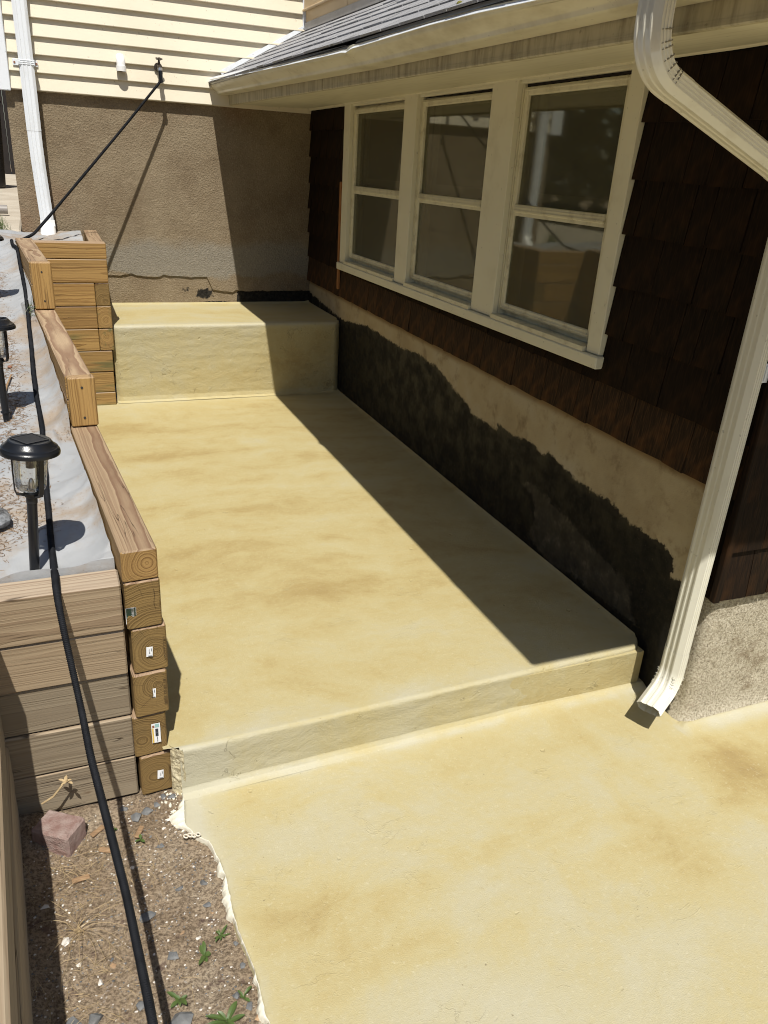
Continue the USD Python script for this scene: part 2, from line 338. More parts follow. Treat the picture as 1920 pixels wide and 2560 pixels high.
def glass_material(name, tint, rough=.0):
    g = G()
    t = g('transparent_bsdf', 'BSDF', color=tint)
    gl = g('glossy_bsdf', 'BSDF', color=(.9, .9, .9), roughness=rough, distribution='ggx')
    f = g.math('multiply', g('fresnel', 'fac', IOR=1.5), .6, True)
    dust = g('diffuse_bsdf', 'BSDF', color=(.34, .32, .22))
    t2 = g('mix_closure', 'closure', fac=.17, closure1=t, closure2=dust)
    return g.make(name, g('mix_closure', 'closure', fac=f, closure1=t2, closure2=gl))
PANE = glass_material('window_pane_glass', (.60, .60, .50), .035)
def wavy_glass():
    g = G(); o = g.obj()
    nb = g.bump(g.noise(g.map(o, scale=(1, 1, .45)), 70, 2), .004, 1.)
    t = g('transparent_bsdf', 'BSDF', color=(.90, .91, .90))
    gl = g('glossy_bsdf', 'BSDF', color=(.95, .95, .95), roughness=.03, normal=nb, distribution='ggx')
    lw = g('layer_weight', 'fresnel', blend=.35)
    return g.make('wavy_lamp_glass', g('mix_closure', 'closure', fac=g.math('add', g.math('multiply', lw, .7), .10, True), closure1=t, closure2=gl))
LGLASS = wavy_glass()

# ------------------------------------------------------------------ stage helpers
USED = {}
def numbered(parent, name):
    k = (parent, name); n = USED.get(k, -1) + 1; USED[k] = n
    return f'{parent}/{name}' if n == 0 else f'{parent}/{name}_{n:03d}'

def tag(prim, label=None, cat=None, group=None, kind=None):
    for k, v in (('label', label), ('category', cat), ('group', group), ('kind', kind)):
        if v: prim.SetCustomDataByKey(k, v)
    return prim

def thing(name, label=None, cat=None, loc=None, group=None, kind=None, rotz=0.):
    x = UsdGeom.Xform.Define(stage, numbered('/World', name))
    if loc is not None: x.AddTranslateOp().Set(Gf.Vec3d(*map(float, loc)))
    if rotz: x.AddRotateZOp().Set(float(rotz))
    tag(x.GetPrim(), label, cat, group, kind)
    return str(x.GetPath())

def part_xf(parent, name):
    x = UsdGeom.Xform.Define(stage, numbered(parent, name)); return str(x.GetPath())

def put(parent, name, mesh, mat, smooth=False, prim=None, label=None, cat=None, group=None, kind=None, loc=None):
    m = usdkit.mesh(stage, numbered(parent, name), mesh, mat, smooth=smooth)
    for k, v in (prim or {}).items():
        v = np.asarray(v, np.float32)
        api = UsdGeom.PrimvarsAPI(m)
        if v.ndim == 2: api.CreatePrimvar(k, Sdf.ValueTypeNames.Float3Array, 'vertex').Set(Vt.Vec3fArray.FromNumpy(v))
        else: api.CreatePrimvar(k, Sdf.ValueTypeNames.FloatArray, 'vertex').Set(Vt.FloatArray.FromNumpy(v))
    if loc is not None: m.AddTranslateOp().Set(Gf.Vec3d(*map(float, loc)))
    tag(m.GetPrim(), label, cat, group, kind)
    return str(m.GetPath())

def box(x0, x1, y0, y1, z0, z1, c=0.0):
    """Axis-aligned box, edges chamfered by c."""
    lo, hi = A([min(x0, x1), min(y0, y1), min(z0, z1)], float), A([max(x0, x1), max(y0, y1), max(z0, z1)], float)
    c = min(c, (hi - lo).min() * .45)
    if c <= 0:
        return trimesh.creation.box(extents=hi - lo, transform=trimesh.transformations.translation_matrix((lo + hi) / 2))
    pts = []
    for sx in (0, 1):
        for sy in (0, 1):
            for sz in (0, 1):
                p = A([(lo, hi)[sx][0], (lo, hi)[sy][1], (lo, hi)[sz][2]]); d = A([1 - 2 * sx, 1 - 2 * sy, 1 - 2 * sz]) * c
                pts += [p + d * A([0, 1, 1]), p + d * A([1, 0, 1]), p + d * A([1, 1, 0])]
    return trimesh.convex.convex_hull(A(pts))

def join(*ms):
    return trimesh.util.concatenate([m for m in ms])

def grid(nu, nv, closed=False):
    i, j = np.meshgrid(np.arange(nu - 1), np.arange(nv - 1), indexing='ij')
    a = (i * nv + j).ravel()
    return np.stack([a, a + nv, a + nv + 1, a + 1], 1)

def sheet(P, flip=False):
    """P: (nu, nv, 3) points to a trimesh."""
    nu, nv = P.shape[:2]; f = grid(nu, nv)
    if flip: f = f[:, ::-1]
    v, t, _ = meshkit.arrays((P.reshape(-1, 3), f))
    return trimesh.Trimesh(v, t, process=False)

def frames(path):
    path = A(path, float); t = np.gradient(path, axis=0); t /= np.linalg.norm(t, axis=1, keepdims=True)
    return path, t

def tube(path, rad, n=10, caps=True):
    path, t = frames(path); m = len(path); rad = np.broadcast_to(np.asarray(rad, float), (m,))
    ref = A([0, 0, 1.]) if abs(t[0][2]) < .9 else A([1., 0, 0])
    u = np.cross(t[0], ref); u /= np.linalg.norm(u); P = np.zeros((m, n, 3))
    for i in range(m):
        u = u - t[i] * np.dot(u, t[i]); u /= np.linalg.norm(u); w = np.cross(t[i], u)
        a = np.arange(n) * 2 * np.pi / n
        P[i] = path[i] + rad[i] * (np.cos(a)[:, None] * u + np.sin(a)[:, None] * w)
    v = P.reshape(-1, 3); f = []
    for i in range(m - 1):
        for k in range(n):
            k2 = (k + 1) % n; f.append((i * n + k, i * n + k2, (i + 1) * n + k2, (i + 1) * n + k))
    f = [(a, b, c) for a, b, c, d in f] + [(a, c, d) for a, b, c, d in f]
    if caps:
        v = np.vstack([v, path[0], path[-1]]); c0, c1 = m * n, m * n + 1
        f += [(c0, (k + 1) % n, k) for k in range(n)] + [(c1, (m - 1) * n + k, (m - 1) * n + (k + 1) % n) for k in range(n)]
    return trimesh.Trimesh(v, f, process=False)

def spline(pts, n, k=3):
    from scipy.interpolate import splprep, splev
    pts = A(pts, float)
    tck, _ = splprep(pts.T, s=0, k=min(k, len(pts) - 1))
    return A(splev(np.linspace(0, 1, n), tck)).T

def lathe(prof, n=32):
    """Revolves (r, z) points about z."""
    prof = A(prof, float); a = np.arange(n + 1) * 2 * np.pi / n
    P = np.stack([np.outer(np.cos(a), prof[:, 0]), np.outer(np.sin(a), prof[:, 0]), np.tile(prof[:, 1], (n + 1, 1))], -1)
    m = sheet(P); m.merge_vertices(); return m

def sweep(path, prof, up, caps=True):
    """Sweeps a closed 2-D profile (a, b) along a path; a runs along 'side' = t x up, b along the second normal."""
    path, t = frames(path); prof = A(prof, float); m, n = len(path), len(prof); P = np.zeros((m, n, 3))
    for i in range(m):
        s = A(up, float) - t[i] * np.dot(up, t[i]); s /= np.linalg.norm(s); w = np.cross(t[i], s)
        P[i] = path[i] + prof[:, :1] * s + prof[:, 1:] * w
    v = P.reshape(-1, 3); f = []
    for i in range(m - 1):
        for k in range(n):
            k2 = (k + 1) % n; a, b, c, d = i * n + k, i * n + k2, (i + 1) * n + k2, (i + 1) * n + k
            f += [(a, b, c), (a, c, d)]
    return trimesh.Trimesh(v, f, process=False)

def inside(poly, y, z):
    return shapely.contains_xy(Polygon(poly), y, z)

def soft_inside(poly, y, z, w):
    """1 inside the outline, falling to 0 over w metres either side of it."""
    P = Polygon(poly); pts = shapely.points(y, z); d = shapely.distance(P.exterior, pts)
    s = np.where(shapely.contains_xy(P, y, z), d, -d)
    return np.clip(.5 + s / (2 * w), 0, 1)

# ------------------------------------------------------------------ measures of the place
YB, YS, Y1 = 6.006, 5.242, 1.8235       # back wall, upper step face, near edge of the slab
HS, ZL, ZD = .499, -.158, -.168         # upper step top, landing, dirt
YN = 1.603                              # near face of the brown house
def xr(y): return -1.690 - .07 * (y - 1.836)     # right face of the long timber wall

# ------------------------------------------------------------------ ground
gx = np.linspace(-70, 70, 29); gy = np.linspace(-70, 70, 29)
X, Y = np.meshgrid(gx, gy, indexing='ij')
put('/World', 'ground', sheet(np.stack([X, Y, np.full_like(X, -.42)], -1)), DIRT, kind='structure')

# landing: a sheet with the ragged left edge measured from the picture
EDGE = A([(-1.60, -1.6), (-1.602, .2), (-1.603, .80), (-1.603, 1.067), (-1.607, 1.095), (-1.605, 1.149), (-1.605, 1.207), (-1.611, 1.266), (-1.618, 1.319), (-1.618, 1.377), (-1.615, 1.426),
          (-1.613, 1.478), (-1.618, 1.535), (-1.631, 1.603), (-1.664, 1.638), (-1.683, 1.688), (-1.672, 1.759), (-1.668, 1.829), (-1.668, 1.93)])
def slab_stain(x, y):
    """Brown and pale patches seen on the coating (positive = paler)."""
    s = np.zeros_like(x); x0_, y0_ = x, y; w_ = np.stack([x * 4, y * 4, x * 0], -1)
    x = x + .22 * (meshkit.fbm(w_, 5, 61) - .5); y = y + .22 * (meshkit.fbm(w_, 5, 62) - .5)
    for cx, cy, rx, ry, a in ((-.49, 1.15, .13, .09, -.17), (-1.18, 1.317, .07, .04, -.13), (-1.36, 1.28, .16, .10, -.09), (-.02, 1.29, .16, .11, -.20), (.02, 1.42, .16, .07, -.15),
                              (-1.52, 1.70, .10, .06, -.10), (-.45, 1.66, .30, .06, -.07), (-1.17, 1.12, .15, .06, -.12), (-1.49, 1.32, .06, .16, -.07), (-.46, .87, .4, .12, .10),
                              (-1.1, .95, .28, .12, .09), (-1.30, 1.48, .20, .09, .09), (-.39, 1.36, .22, .09, .07), (-.30, 1.20, .10, .12, .05), (-1.2, .75, .5, .2, .06),
                              (-.85, 2.15, .25, .12, .10), (-1.2, 2.8, .2, .15, -.05), (-.95, 2.55, .3, .05, -.05), (-1.3, 3.4, .4, .05, -.07), (-.9, 3.05, .5, .04, -.06), (-1.1, 4.2, .5, .08, -.05),
                              (-.75, 3.6, .3, .05, .06), (-1.0, 2.95, .15, .10, .05)):
        q = ((x - cx) / rx) ** 2 + ((y - cy) / ry) ** 2
        s += a * np.exp(-q * .7)
    x, y = x0_, y0_; s *= np.where(y0_ < Y1, .62, .55)
    n = meshkit.fbm(np.stack([x * 9, y * 9, x * 0], -1), 5, 4)
    low = y < Y1 - .003
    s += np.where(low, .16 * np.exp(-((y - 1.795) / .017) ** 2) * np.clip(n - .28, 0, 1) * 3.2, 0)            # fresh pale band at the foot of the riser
    s += np.where(low & (x > -.05), .25 * np.exp(-((y - 1.56) / .035) ** 2) * n * 1.6, 0)
    s += np.where(low, .13 * np.exp(-(x + 1.62) / .035), 0)
    s += np.where(~low, .12 * np.exp(-np.clip(y - 1.83, 0, 9) / .05) * n * 1.6 + .10 * np.exp(-np.clip(YS - y, 0, 9) / .05) * n * 1.6, 0)
    s += np.where(low, .05, -.015)
    return s
ny = 330; ys = np.concatenate([np.linspace(-1.6, .6, 60, endpoint=False), np.linspace(.6, 1.93, ny)])
ex = np.interp(ys, EDGE[:, 1], EDGE[:, 0]) + .006 * (meshkit.fbm(np.stack([ys * 22, ys * 0, ys * 0], -1), 3) - .5)
us = np.concatenate([np.linspace(0, 1, 260) ** 1.0 * .55, .55 + np.linspace(0, 1, 60)[1:] * .45])
X = ex[:, None] + us[None, :] * (3.2 - ex[:, None]); Y = np.repeat(ys[:, None], len(us), 1)
Z = ZL + .006 * (meshkit.fbm(np.stack([X * 2.2, Y * 2.2, X * 0], -1), 5, 3) - .5) - .004 * np.exp(-(X - ex[:, None]) / .012)
Z = Z + .010 * np.exp(-np.clip(Y1 - .004 - Y, 0, 9) / .014) + .012 * (X > -.02) * np.exp(-np.abs(Y - 1.58) / .02)
P = np.stack([X, Y, Z], -1)
lip = P[:, :1].copy(); lip[..., 2] = ZD - .03; lip[..., 0] -= .004
P = np.concatenate([lip, P], 1)
put('/World', 'lower_landing', sheet(P), COAT, smooth=50, kind='structure') if False else None
ml = sheet(P)
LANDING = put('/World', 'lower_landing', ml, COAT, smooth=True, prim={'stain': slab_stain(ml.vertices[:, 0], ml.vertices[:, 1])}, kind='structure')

def profile_slab(name, prof, x0f, x1f, nx, seed, rx=0.0):
    """A slab swept along x from a (y, z) profile, dented and rippled like trowelled coating."""
    prof = A(prof, float)
    d = np.concatenate([[0], np.cumsum(np.linalg.norm(np.diff(prof, axis=0), axis=1))])
    n = int(d[-1] / .008) + 2
    # uneven sampling: keep every corner of the profile
    t = np.unique(np.concatenate([np.linspace(0, d[-1], n), d]))
    q = np.stack([np.interp(t, d, prof[:, 0]), np.interp(t, d, prof[:, 1])], -1)
    tn = np.gradient(q, axis=0); tn /= np.linalg.norm(tn, axis=1, keepdims=True) + 1e-12
    nrm = np.stack([tn[:, 1], -tn[:, 0]], -1)
    for _ in range(2): nrm[1:-1] = (nrm[:-2] + nrm[1:-1] + nrm[2:]) / 3
    nrm /= np.linalg.norm(nrm, axis=1, keepdims=True) + 1e-12
    u = np.linspace(0, 1, nx)
    a, b = x0f(q[:, 0]), x1f(q[:, 0])
    X = a[None, :] + u[:, None] * (b - a)[None, :]
    Yq, Zq = np.repeat(q[None, :, 0], nx, 0), np.repeat(q[None, :, 1], nx, 0)
    pt = np.stack([X, Yq, Zq], -1)
    flat = (np.abs(nrm[None, :, 1]) > .8)
    dsp = .0045 * (meshkit.fbm(pt * 2.6, 4, seed) - .5) + np.where(flat, .0010, .0050) * (meshkit.fbm(pt * A([9, 22, 30]), 4, seed + 5) - .5)
    Yq = Yq + nrm[None, :, 0] * dsp; Zq = Zq + nrm[None, :, 1] * dsp
    return np.stack([X, Yq, Zq], -1), q

def round_corner(y, z, r, n=7):
    a = np.linspace(0, np.pi / 2, n)
    return [(y + r - r * math.sin(t), z - r + r * math.cos(t)) for t in a]   # from the top round to the face
# middle slab: top from the step to the near edge, rounded nose, riser down to the landing with a small cove
prof = [(YS + .02, .004), (YS - .012, .002), (YS - .05, 0)] + [(y, 0) for y in (3.5, 2.2)] + round_corner(Y1, 0, .013) + [(Y1, -.05), (Y1 - .001, ZL + .02), (Y1 - .010, ZL + .006), (Y1 - .03, ZL + .000)]
P, q = profile_slab('patio_slab', prof, lambda y: np.where(y < 1.84, -1.668, xr(y) - .02), lambda y: np.full_like(y, -.004), 230, 21)
# near edge is slightly skewed and its right-hand corner rounded
w = np.clip((2.3 - P[..., 1]) / .4, 0, 1); P[..., 1] += w * (.022 * (P[..., 0] + .8))
k = np.clip((P[..., 0] + .07) / .066, 0, 1); P[..., 1] += np.where(P[..., 1] < 2.1, 1, 0) * w * .045 * k ** 2.2
edge = np.exp(P[..., 0] / .02); P[..., 2] += .012 * edge * (P[..., 1] > 1.9)
ms_ = sheet(P, True)
put('/World', 'patio_slab', ms_, COAT, smooth=True, prim={'stain': slab_stain(ms_.vertices[:, 0], ms_.vertices[:, 1])}, kind='structure')
put('/World/patio_slab', 'slab_body', box(-1.672, -.02, Y1 + .004, YS - .01, -.24, -.014), COAT)
# upper step
prof = [(YB + .01, HS + .012), (YB - .008, HS + .008), (YB - .03, HS)] + [(y, HS) for y in (5.6,)] + round_corner(YS, HS, .020) + [(YS, .3), (YS - .002, .04), (YS - .010, .012), (YS - .03, .004)]
P, q = profile_slab('upper_step', prof, lambda y: np.full_like(y, -1.527), lambda y: np.full_like(y, -.004), 180, 33)
P[..., 2] += .010 * np.exp(P[..., 0] / .03) * (P[..., 1] > YS + .05)
k = np.clip((P[..., 0] + .05) / .046, 0, 1); P[..., 1] += .03 * k ** 2 * (P[..., 1] < YS + .2)
k = np.clip((-1.49 - P[..., 0]) / .035, 0, 1); P[..., 1] += .02 * k ** 2 * (P[..., 1] < YS + .2)
ms_ = sheet(P, True)
put('/World', 'upper_step', ms_, COAT, smooth=True, prim={'stain': .02 + .14 * np.exp(-np.abs(ms_.vertices[:, 2] - HS + .01) / .02) * (ms_.vertices[:, 1] < YS + .05)}, kind='structure')

# dirt strip between the timber bed and the landing
yy = np.linspace(-1.6, 1.95, 440); xx = np.linspace(-2.6, -1.58, 130)
X, Y = np.meshgrid(xx, yy, indexing='ij')
Z = ZD - .004 + .026 * (meshkit.fbm(np.stack([X * 9, Y * 9, X * 0], -1), 6, 9) - .5) + .02 * np.exp(-((X + 2.08) / .05) ** 2) + .012 * np.exp(-((Y - 1.82) / .06) ** 2)
put('/World', 'dirt_strip', sheet(np.stack([X, Y, Z], -1)), DIRT, smooth=True, kind='structure')
def dirt_z(x, y):
    i = np.clip((x + 2.6) / 1.02 * 129, 0, 129); j = np.clip((y + 1.6) / 3.55 * 439, 0, 439)
    return float(Z_D[int(i), int(j)])
Z_D = Z

# white, lumpy lip of coating along the landing's ragged edge
def lumpy_strip():
    n = 900; y = np.linspace(-.3, 1.90, n); x = np.interp(y, EDGE[:, 1], EDGE[:, 0])
    nz = meshkit.fbm(np.stack([y * 30, y * 0, y * 0 + 2], -1), 4); w = .002 + .040 * np.clip(nz - .45, 0, 1) + .012 * np.clip(meshkit.fbm(np.stack([y * 7, y * 0, y * 0 + 9], -1), 3) - .5, 0, 1) + .030 * np.exp(-((y - 1.73) / .045) ** 2) * nz + .012 * np.exp(-((y - 1.42) / .03) ** 2)
    P = []
    for s, dz in ((0.004, .0035), (-.1, .005), (-.45, .003), (-.8, -.004), (-1, -.022)):
        P.append(np.stack([x + s * w + .002 * (meshkit.noise(np.stack([y * 80, y * 0 + s, y * 0], -1)) - .5) + .003, y, ZL + dz + .006 * (meshkit.fbm(np.stack([y * 70, y * 0 + s * 2, y * 0], -1), 3, 5) - .5)], -1))
    return sheet(np.stack(P, 1), True)
put(LANDING, 'coating_edge', lumpy_strip(), DRIP, smooth=True)

# ------------------------------------------------------------------ timber walls
def timber(parent, o, a, n, L, wn, hz, mat, name='timber', pith=None, weather_top=True, c=.004, twist=.0, seed=None, label=None):
    """One timber: corner o, running L along a, wn along n, hz up; carries wood-space coordinates."""
    r = random.Random(seed if seed is not None else RNG.random())
    a = A(a, float); a /= np.linalg.norm(a); n = A(n, float); n /= np.linalg.norm(n); up = np.cross(a, n); up = up if up[2] > 0 else -up
    b = box(0, L, 0, wn, 0, hz, c); b.unmerge_vertices()
    q = b.vertices.copy()
    if pith is None: pith = (r.uniform(-.03, wn + .03), r.uniform(-.05, hz * .5))
    wp = np.stack([q[:, 0] + r.uniform(0, 40), q[:, 1] - pith[0], q[:, 2] - pith[1]], 1)
    fn = np.repeat(b.face_normals, 3, 0)
    wz = ((fn[:, 2] > .7) & weather_top).astype(float)
    pts = A(o, float) + q[:, :1] * a + q[:, 1:2] * n + q[:, 2:] * up
    m = trimesh.Trimesh(pts, b.faces, process=False)
    if np.linalg.det(np.stack([a, n, up])) < 0: m.invert()
    return put(parent, name, m, mat, prim={'woodp': wp, 'weather': wz, 'tone': np.full(len(q), r.uniform(.45, 1.0))}, label=label)

wall = thing('timber_retaining_wall', 'stepped retaining wall of stacked pine timbers along the left of the cream patio', 'retaining wall')
AL = A([-.07, 1, 0]); AL = AL / np.linalg.norm(AL); NL = A([-1, -.07, 0]) / np.linalg.norm(A([-1, -.07, 0]))
def longt(y0, y1, z0, z1, mat, pith=None, dx=0., seed=None, wn=.089, dy=0.):
    o = A([xr(y0) + dx, y0 + dy, z0 + .001])
    return timber(wall, o, AL, NL, (y1 - y0) / AL[1], wn, z1 - z0 - .0025, mat, pith=pith, seed=seed)
TE = 1.836
E1 = longt(TE, 5.200, .541, .630, WOOD, pith=(.025, .048), seed=2)
rows = [.541, .401, .261, .121, -.019, -.159]
dxs = [.002, .010, .004, -.006, .004]; dys = [.0, .002, -.003, .003, .001]
piths = [(.02, -.035), (.03, .06), (.028, .095), (.064, .055), (.05, .062)]
ENDS = []
for i in range(5):
    ENDS.append(longt(TE, 5.200, rows[i + 1], rows[i], WOODE, pith=piths[i], dx=dxs[i], seed=10 + i, dy=dys[i]))
longt(2.886, 5.20, .632, .718, WOOD, seed=30); longt(2.884, 5.20, .718, .805, WOOD, pith=(.045, -.04), seed=31)
longt(4.165, 5.20, .807, .915, WOOD, seed=32); longt(4.165, 5.20, .915, 1.02, WOOD, pith=(.04, -.05), seed=33)
def endcap(y, z0, z1, seed, depth=.045):
    o = A([xr(y) + .004, y, z0 + .001]); r = random.Random(seed)
    b = box(0, depth - .002, 0, .089, 0, z1 - z0, .004); b.unmerge_vertices(); q = b.vertices
    pts = o + q[:, :1] * AL + q[:, 1:2] * NL + q[:, 2:] * A([0, 0, 1])
    wp = np.stack([q[:, 2] + r.uniform(0, 30), q[:, 1] - .03, q[:, 0] + .035], 1)
    m = trimesh.Trimesh(pts, b.faces, process=False)
    if np.linalg.det(np.stack([AL, NL, A([0, 0, 1])])) < 0: m.invert()
    p = put(wall, 'end_block', m, WOOD, prim={'woodp': wp, 'weather': (np.repeat(b.face_normals, 3, 0)[:, 2] > .7) * .6, 'tone': np.full(len(q), .5)})
    for zz in (z0 + (z1 - z0) * .18, z0 + (z1 - z0) * .8):   # screw heads
        s = trimesh.creation.cylinder(.0042, .002, sections=12, transform=trimesh.geometry.align_vectors([0, 0, 1], -AL)); s.apply_translation(o + .045 * NL + A([0, 0, zz - z0]) - AL * .0006)
        put(p, 'screw', s, STEEL)
endcap(2.841, .632, .806, 4); endcap(4.123, .807, 1.021, 5)
# return wall facing the viewer at the foot of the upper step
RZ = [1.0, .905, .766, .628, .490, .353, .220, .086, -.03]
YR = 5.205
def rett(x0, x1, z0, z1, mat, seed, dy=0., pith=None):
    return timber(wall, A([x0, YR + dy, z0 + .001]), A([1, 0, 0]), A([0, 1, 0]), x1 - x0, .089, z1 - z0 - .003, mat, seed=seed, pith=pith)
for i in range(8):
    xe = -1.522 - (.014 if i > 4 else 0) - RNG.uniform(0, .004)
    if i in (2, 3, 4):
        rett(-2.0, -1.6075, RZ[i + 1], RZ[i], [WOOD, WOOD, WOODG][i - 2], 50 + i, RNG.uniform(-.003, .003), pith=(-.05, .04))
        timber(wall, A([-1.605, YR + .001, RZ[i + 1] + .001]), A([0, 1, 0]), A([1, 0, 0]), .79, xe + 1.605, RZ[i] - RZ[i + 1] - .003, WOODG if i > 2 else WOODE, seed=70 + i, pith=((.05, .03), (.045, .055), (.04, .085))[i - 2])
    else:
        rett(-2.0, xe, RZ[i + 1], RZ[i], WOODG if i > 4 else WOOD, 50 + i, RNG.uniform(-.003, .003), pith=(-.06, .05 if i % 2 else .1))
for i in (0, 1):
    timber(wall, A([-1.612, YR + .092, RZ[i + 1] + .001]), A([.012, 1, 0]), A([1, 0, 0]), .70, .082, RZ[i] - RZ[i + 1] - .004, WOOD, seed=80 + i)
# front wall of the bed, long weathered faces
fp = [(-.04, .03), (-.02, .10), (-.05, .05), (-.045, .07), (-.03, .02)]
for i in range(5):
    timber(wall, A([-2.75, 1.842 + (.004, -.002, .006, .003, .005)[i] - .012 * (i == 0), rows[i + 1] + .001]), A([1, 0, 0]), A([0, 1, 0]), 2.75 - 1.7845, .089, rows[i] - rows[i + 1] - .004, [WOODP, WOODP, WOODW, WOODW, WOODW][i], seed=90 + i, pith=fp[i])

# tags stapled to the timber ends; x runs right, z up, on the face at y = TE
def face_box(cx, cz, w, h, d, rot=0., off=0.):
    m = box(-w / 2, w / 2, -d, 0, -h / 2, h / 2); m.apply_transform(trimesh.transformations.rotation_matrix(rot, [0, 1, 0])); m.apply_translation([cx, TE - .0012 - off, cz]); return m
def face_text(s, cx, cz, h, rot, off):
    m = meshkit.text_mesh(s, h, .0003); m.apply_translation(-m.bounds.mean(0)); m.apply_transform(trimesh.transformations.rotation_matrix(np.pi / 2, [1, 0, 0]))
    m.apply_transform(trimesh.transformations.rotation_matrix(rot, [0, 1, 0])); m.apply_translation([cx, TE - .0012 - off, cz]); return m
# green curled tag
t0 = -1.7655
def curl(m, amt=.018):
    v = m.vertices; f = np.clip((v[:, 2] - .428) / .05, 0, 1); v[:, 1] -= amt * f ** 1.6; m.vertices = v; return m
def plate(cx, cz, w, h, off, n=8):
    u = np.linspace(-w / 2, w / 2, 3); z = np.linspace(-h / 2, h / 2, n); U, Zz = np.meshgrid(u, z, indexing='ij')
    P = np.stack([cx + U, np.full_like(U, TE - .0015 - off), cz + Zz], -1); a = sheet(P); b = a.copy(); b.vertices[:, 1] += .0006; b.invert(); return join(a, b)
tg = part_xf(ENDS[0].replace('\n', ''), 'tag') if False else None
put(ENDS[0], 'tag', curl(plate(t0, .447, .026, .056, .0)), PAPER, label='curled green and white lumber tag')
put(ENDS[0], 'tag_print', curl(plate(t0, .4535, .023, .040, .0008)), GREENP)
def split(m):
    return m.subdivide()
put(ENDS[0], 'tag_lettering', curl(split(face_text('prowood', t0 + .0045, .4535, .0085, np.pi / 2, .0016))), PAPER)
put(ENDS[0], 'tag_mark', curl(face_text('Z', t0 - .006, .440, .006, np.pi / 2, .0016)), TEALP)
put(ENDS[0], 'staple', face_box(t0, .4255, .011, .0018, .001, .0, .001), STEEL)
for i, (cx, cz, sx) in enumerate(((-1.727, .327, '4 4 6 8'), (-1.7265, .193, '4 4 6 10'), (-1.722, -.092, '4 6 8'))):
    e = ENDS[(1, 2, 4)[i]]
    put(e, 'tag', face_box(cx, cz, .0165, .030, .0006, .06, .004), PAPER, label='small white stapled tag with tiny print')
    put(e, 'tag_lettering', join(face_text(sx, cx, cz + .001, .0030, np.pi / 2, .005), face_text('LUMBER', cx + .005, cz + .006, .0018, np.pi / 2, .005)), INK)
    put(e, 'staple', face_box(cx + .001, cz - .0125, .010, .0016, .0008, .12, .005), STEEL)
cx, cz = -1.7255, .056
put(ENDS[3], 'tag', plate(cx, cz, .0235, .066, .003), PAPER, label='long barcode tag with a yellow stripe')
put(ENDS[3], 'tag_stripe', face_box(cx - .0085, cz - .007, .0045, .050, .0003, 0, .0035), YELP)
put(ENDS[3], 'tag_picture', face_box(cx + .0035, cz + .0255, .011, .012, .0003, 0, .0035), TEALP)
put(ENDS[3], 'tag_picture', face_box(cx - .0065, cz + .0235, .006, .008, .0003, 0, .0035), REDP)
bars = []; zz = cz + .015; rb = random.Random(3)
while zz > cz - .010:
    wz = rb.choice((.0005, .0008, .0012)); bars.append(face_box(cx + .002, zz, .008, wz, .0003, 0, .0038)); zz -= wz + rb.choice((.0006, .001))
put(ENDS[3], 'barcode', join(*bars), INK)
put(ENDS[3], 'tag_lettering', face_text('4X6X8 PINE', cx + .0025, cz - .021, .0022, np.pi / 2, .0038), INK)
for e, s, cx, cz, h in ((1, '#1 12 IS00F', -1.6895, .333, .0085), (2, '#1 2A 12 3500', -1.696, .191, .0085), (4, 'SELECT.3', -1.697, -.09, .0085)):
    put(ENDS[e], 'stamp', face_text(s, cx + .003, cz, h, np.pi / 2, .0036), STAMP)
# raised bed edging at the left of the dirt strip
bed = thing('timber_bed_edging', 'low wall of stacked timbers running toward the viewer at the left picture edge', 'timber edging')
BA = A([-.05, 1, 0]) / np.linalg.norm(A([-.05, 1, 0])); BN = A([-1, -.05, 0]) / np.linalg.norm(A([-1, -.05, 0]))
def bx_(y): return -2.098 - .05 * (y - 1.8)
for i, (z0, z1) in enumerate(((.115, .255), (-.025, .115), (-.165, -.025))):
    y0 = -.6 + .3 * i
    timber(bed, A([bx_(y0) + (.0, .005, .003)[i], y0, z0 + .001]), BA, BN, (1.838 - y0) / BA[1], .140, z1 - z0 - .006, WOODW, seed=120 + i, c=.007)
timber(bed, A([bx_(1.62) - .012, 1.62, .257]), BA, BN, .14, .089, .36, WOODW, seed=130, name='corner_post')  # unseen post, added only to cast a shadow on the front timber wall

# ------------------------------------------------------------------ landscape cloth in the bed
def cloth_z(x, y):
    """Height of the cloth; it climbs to the back and rucks up along the timbers."""
    base = np.where(y < 5.1, .5 + .145 * (y - 1.95), .957 + .03 * (y - 5.1))
    p = np.stack([x * 3.2, y * 2.4, x * 0], -1)
    wr = .060 * (meshkit.fbm(p, 3, 4) - .5) + .026 * np.abs(meshkit.fbm(np.stack([x * 7 + 2, y * 9, x * 0], -1), 3, 8) - .5) * 2
    return base + wr
ya = np.concatenate([np.linspace(1.929, 5.195, 320), np.linspace(5.20, 5.94, 60)]); ua = np.linspace(0, 1, 110)
def cloth_xr(y): return np.where(y < 5.198, xr(y) - .089 - .004, -2.01 + np.clip((y - 5.295) / .03, 0, 1) * .38)
def cloth_full(X, Y):
    Z = cloth_z(X, Y); de = np.maximum(cloth_xr(Y) - X, 0); inner = Y < 5.198
    Z = Z + np.clip(.05 * np.exp(-de / .035) * (.35 + 1.1 * meshkit.fbm(np.stack([Y * 5, Y * 0, Y * 0], -1), 3, 2)), 0, .07) * inner
    Z = Z + .030 * np.exp(-(Y - 1.93) / .03) + .02 * np.exp(-de / .08) * np.exp(-(Y - 1.93) / .06)
    cap = np.where(Y < 1.99, .565, np.where(Y < 2.84, .615, np.where(Y < 4.12, .79, 1.0)))
    return np.minimum(Z, np.where((de < .05) & inner, cap, 9.))
XR = cloth_xr(ya)
X = -3.6 + ua[:, None] ** .55 * (XR[None, :] + 3.6); Y = np.repeat(ya[None, :], len(ua), 0)
Z = cloth_full(X, Y)
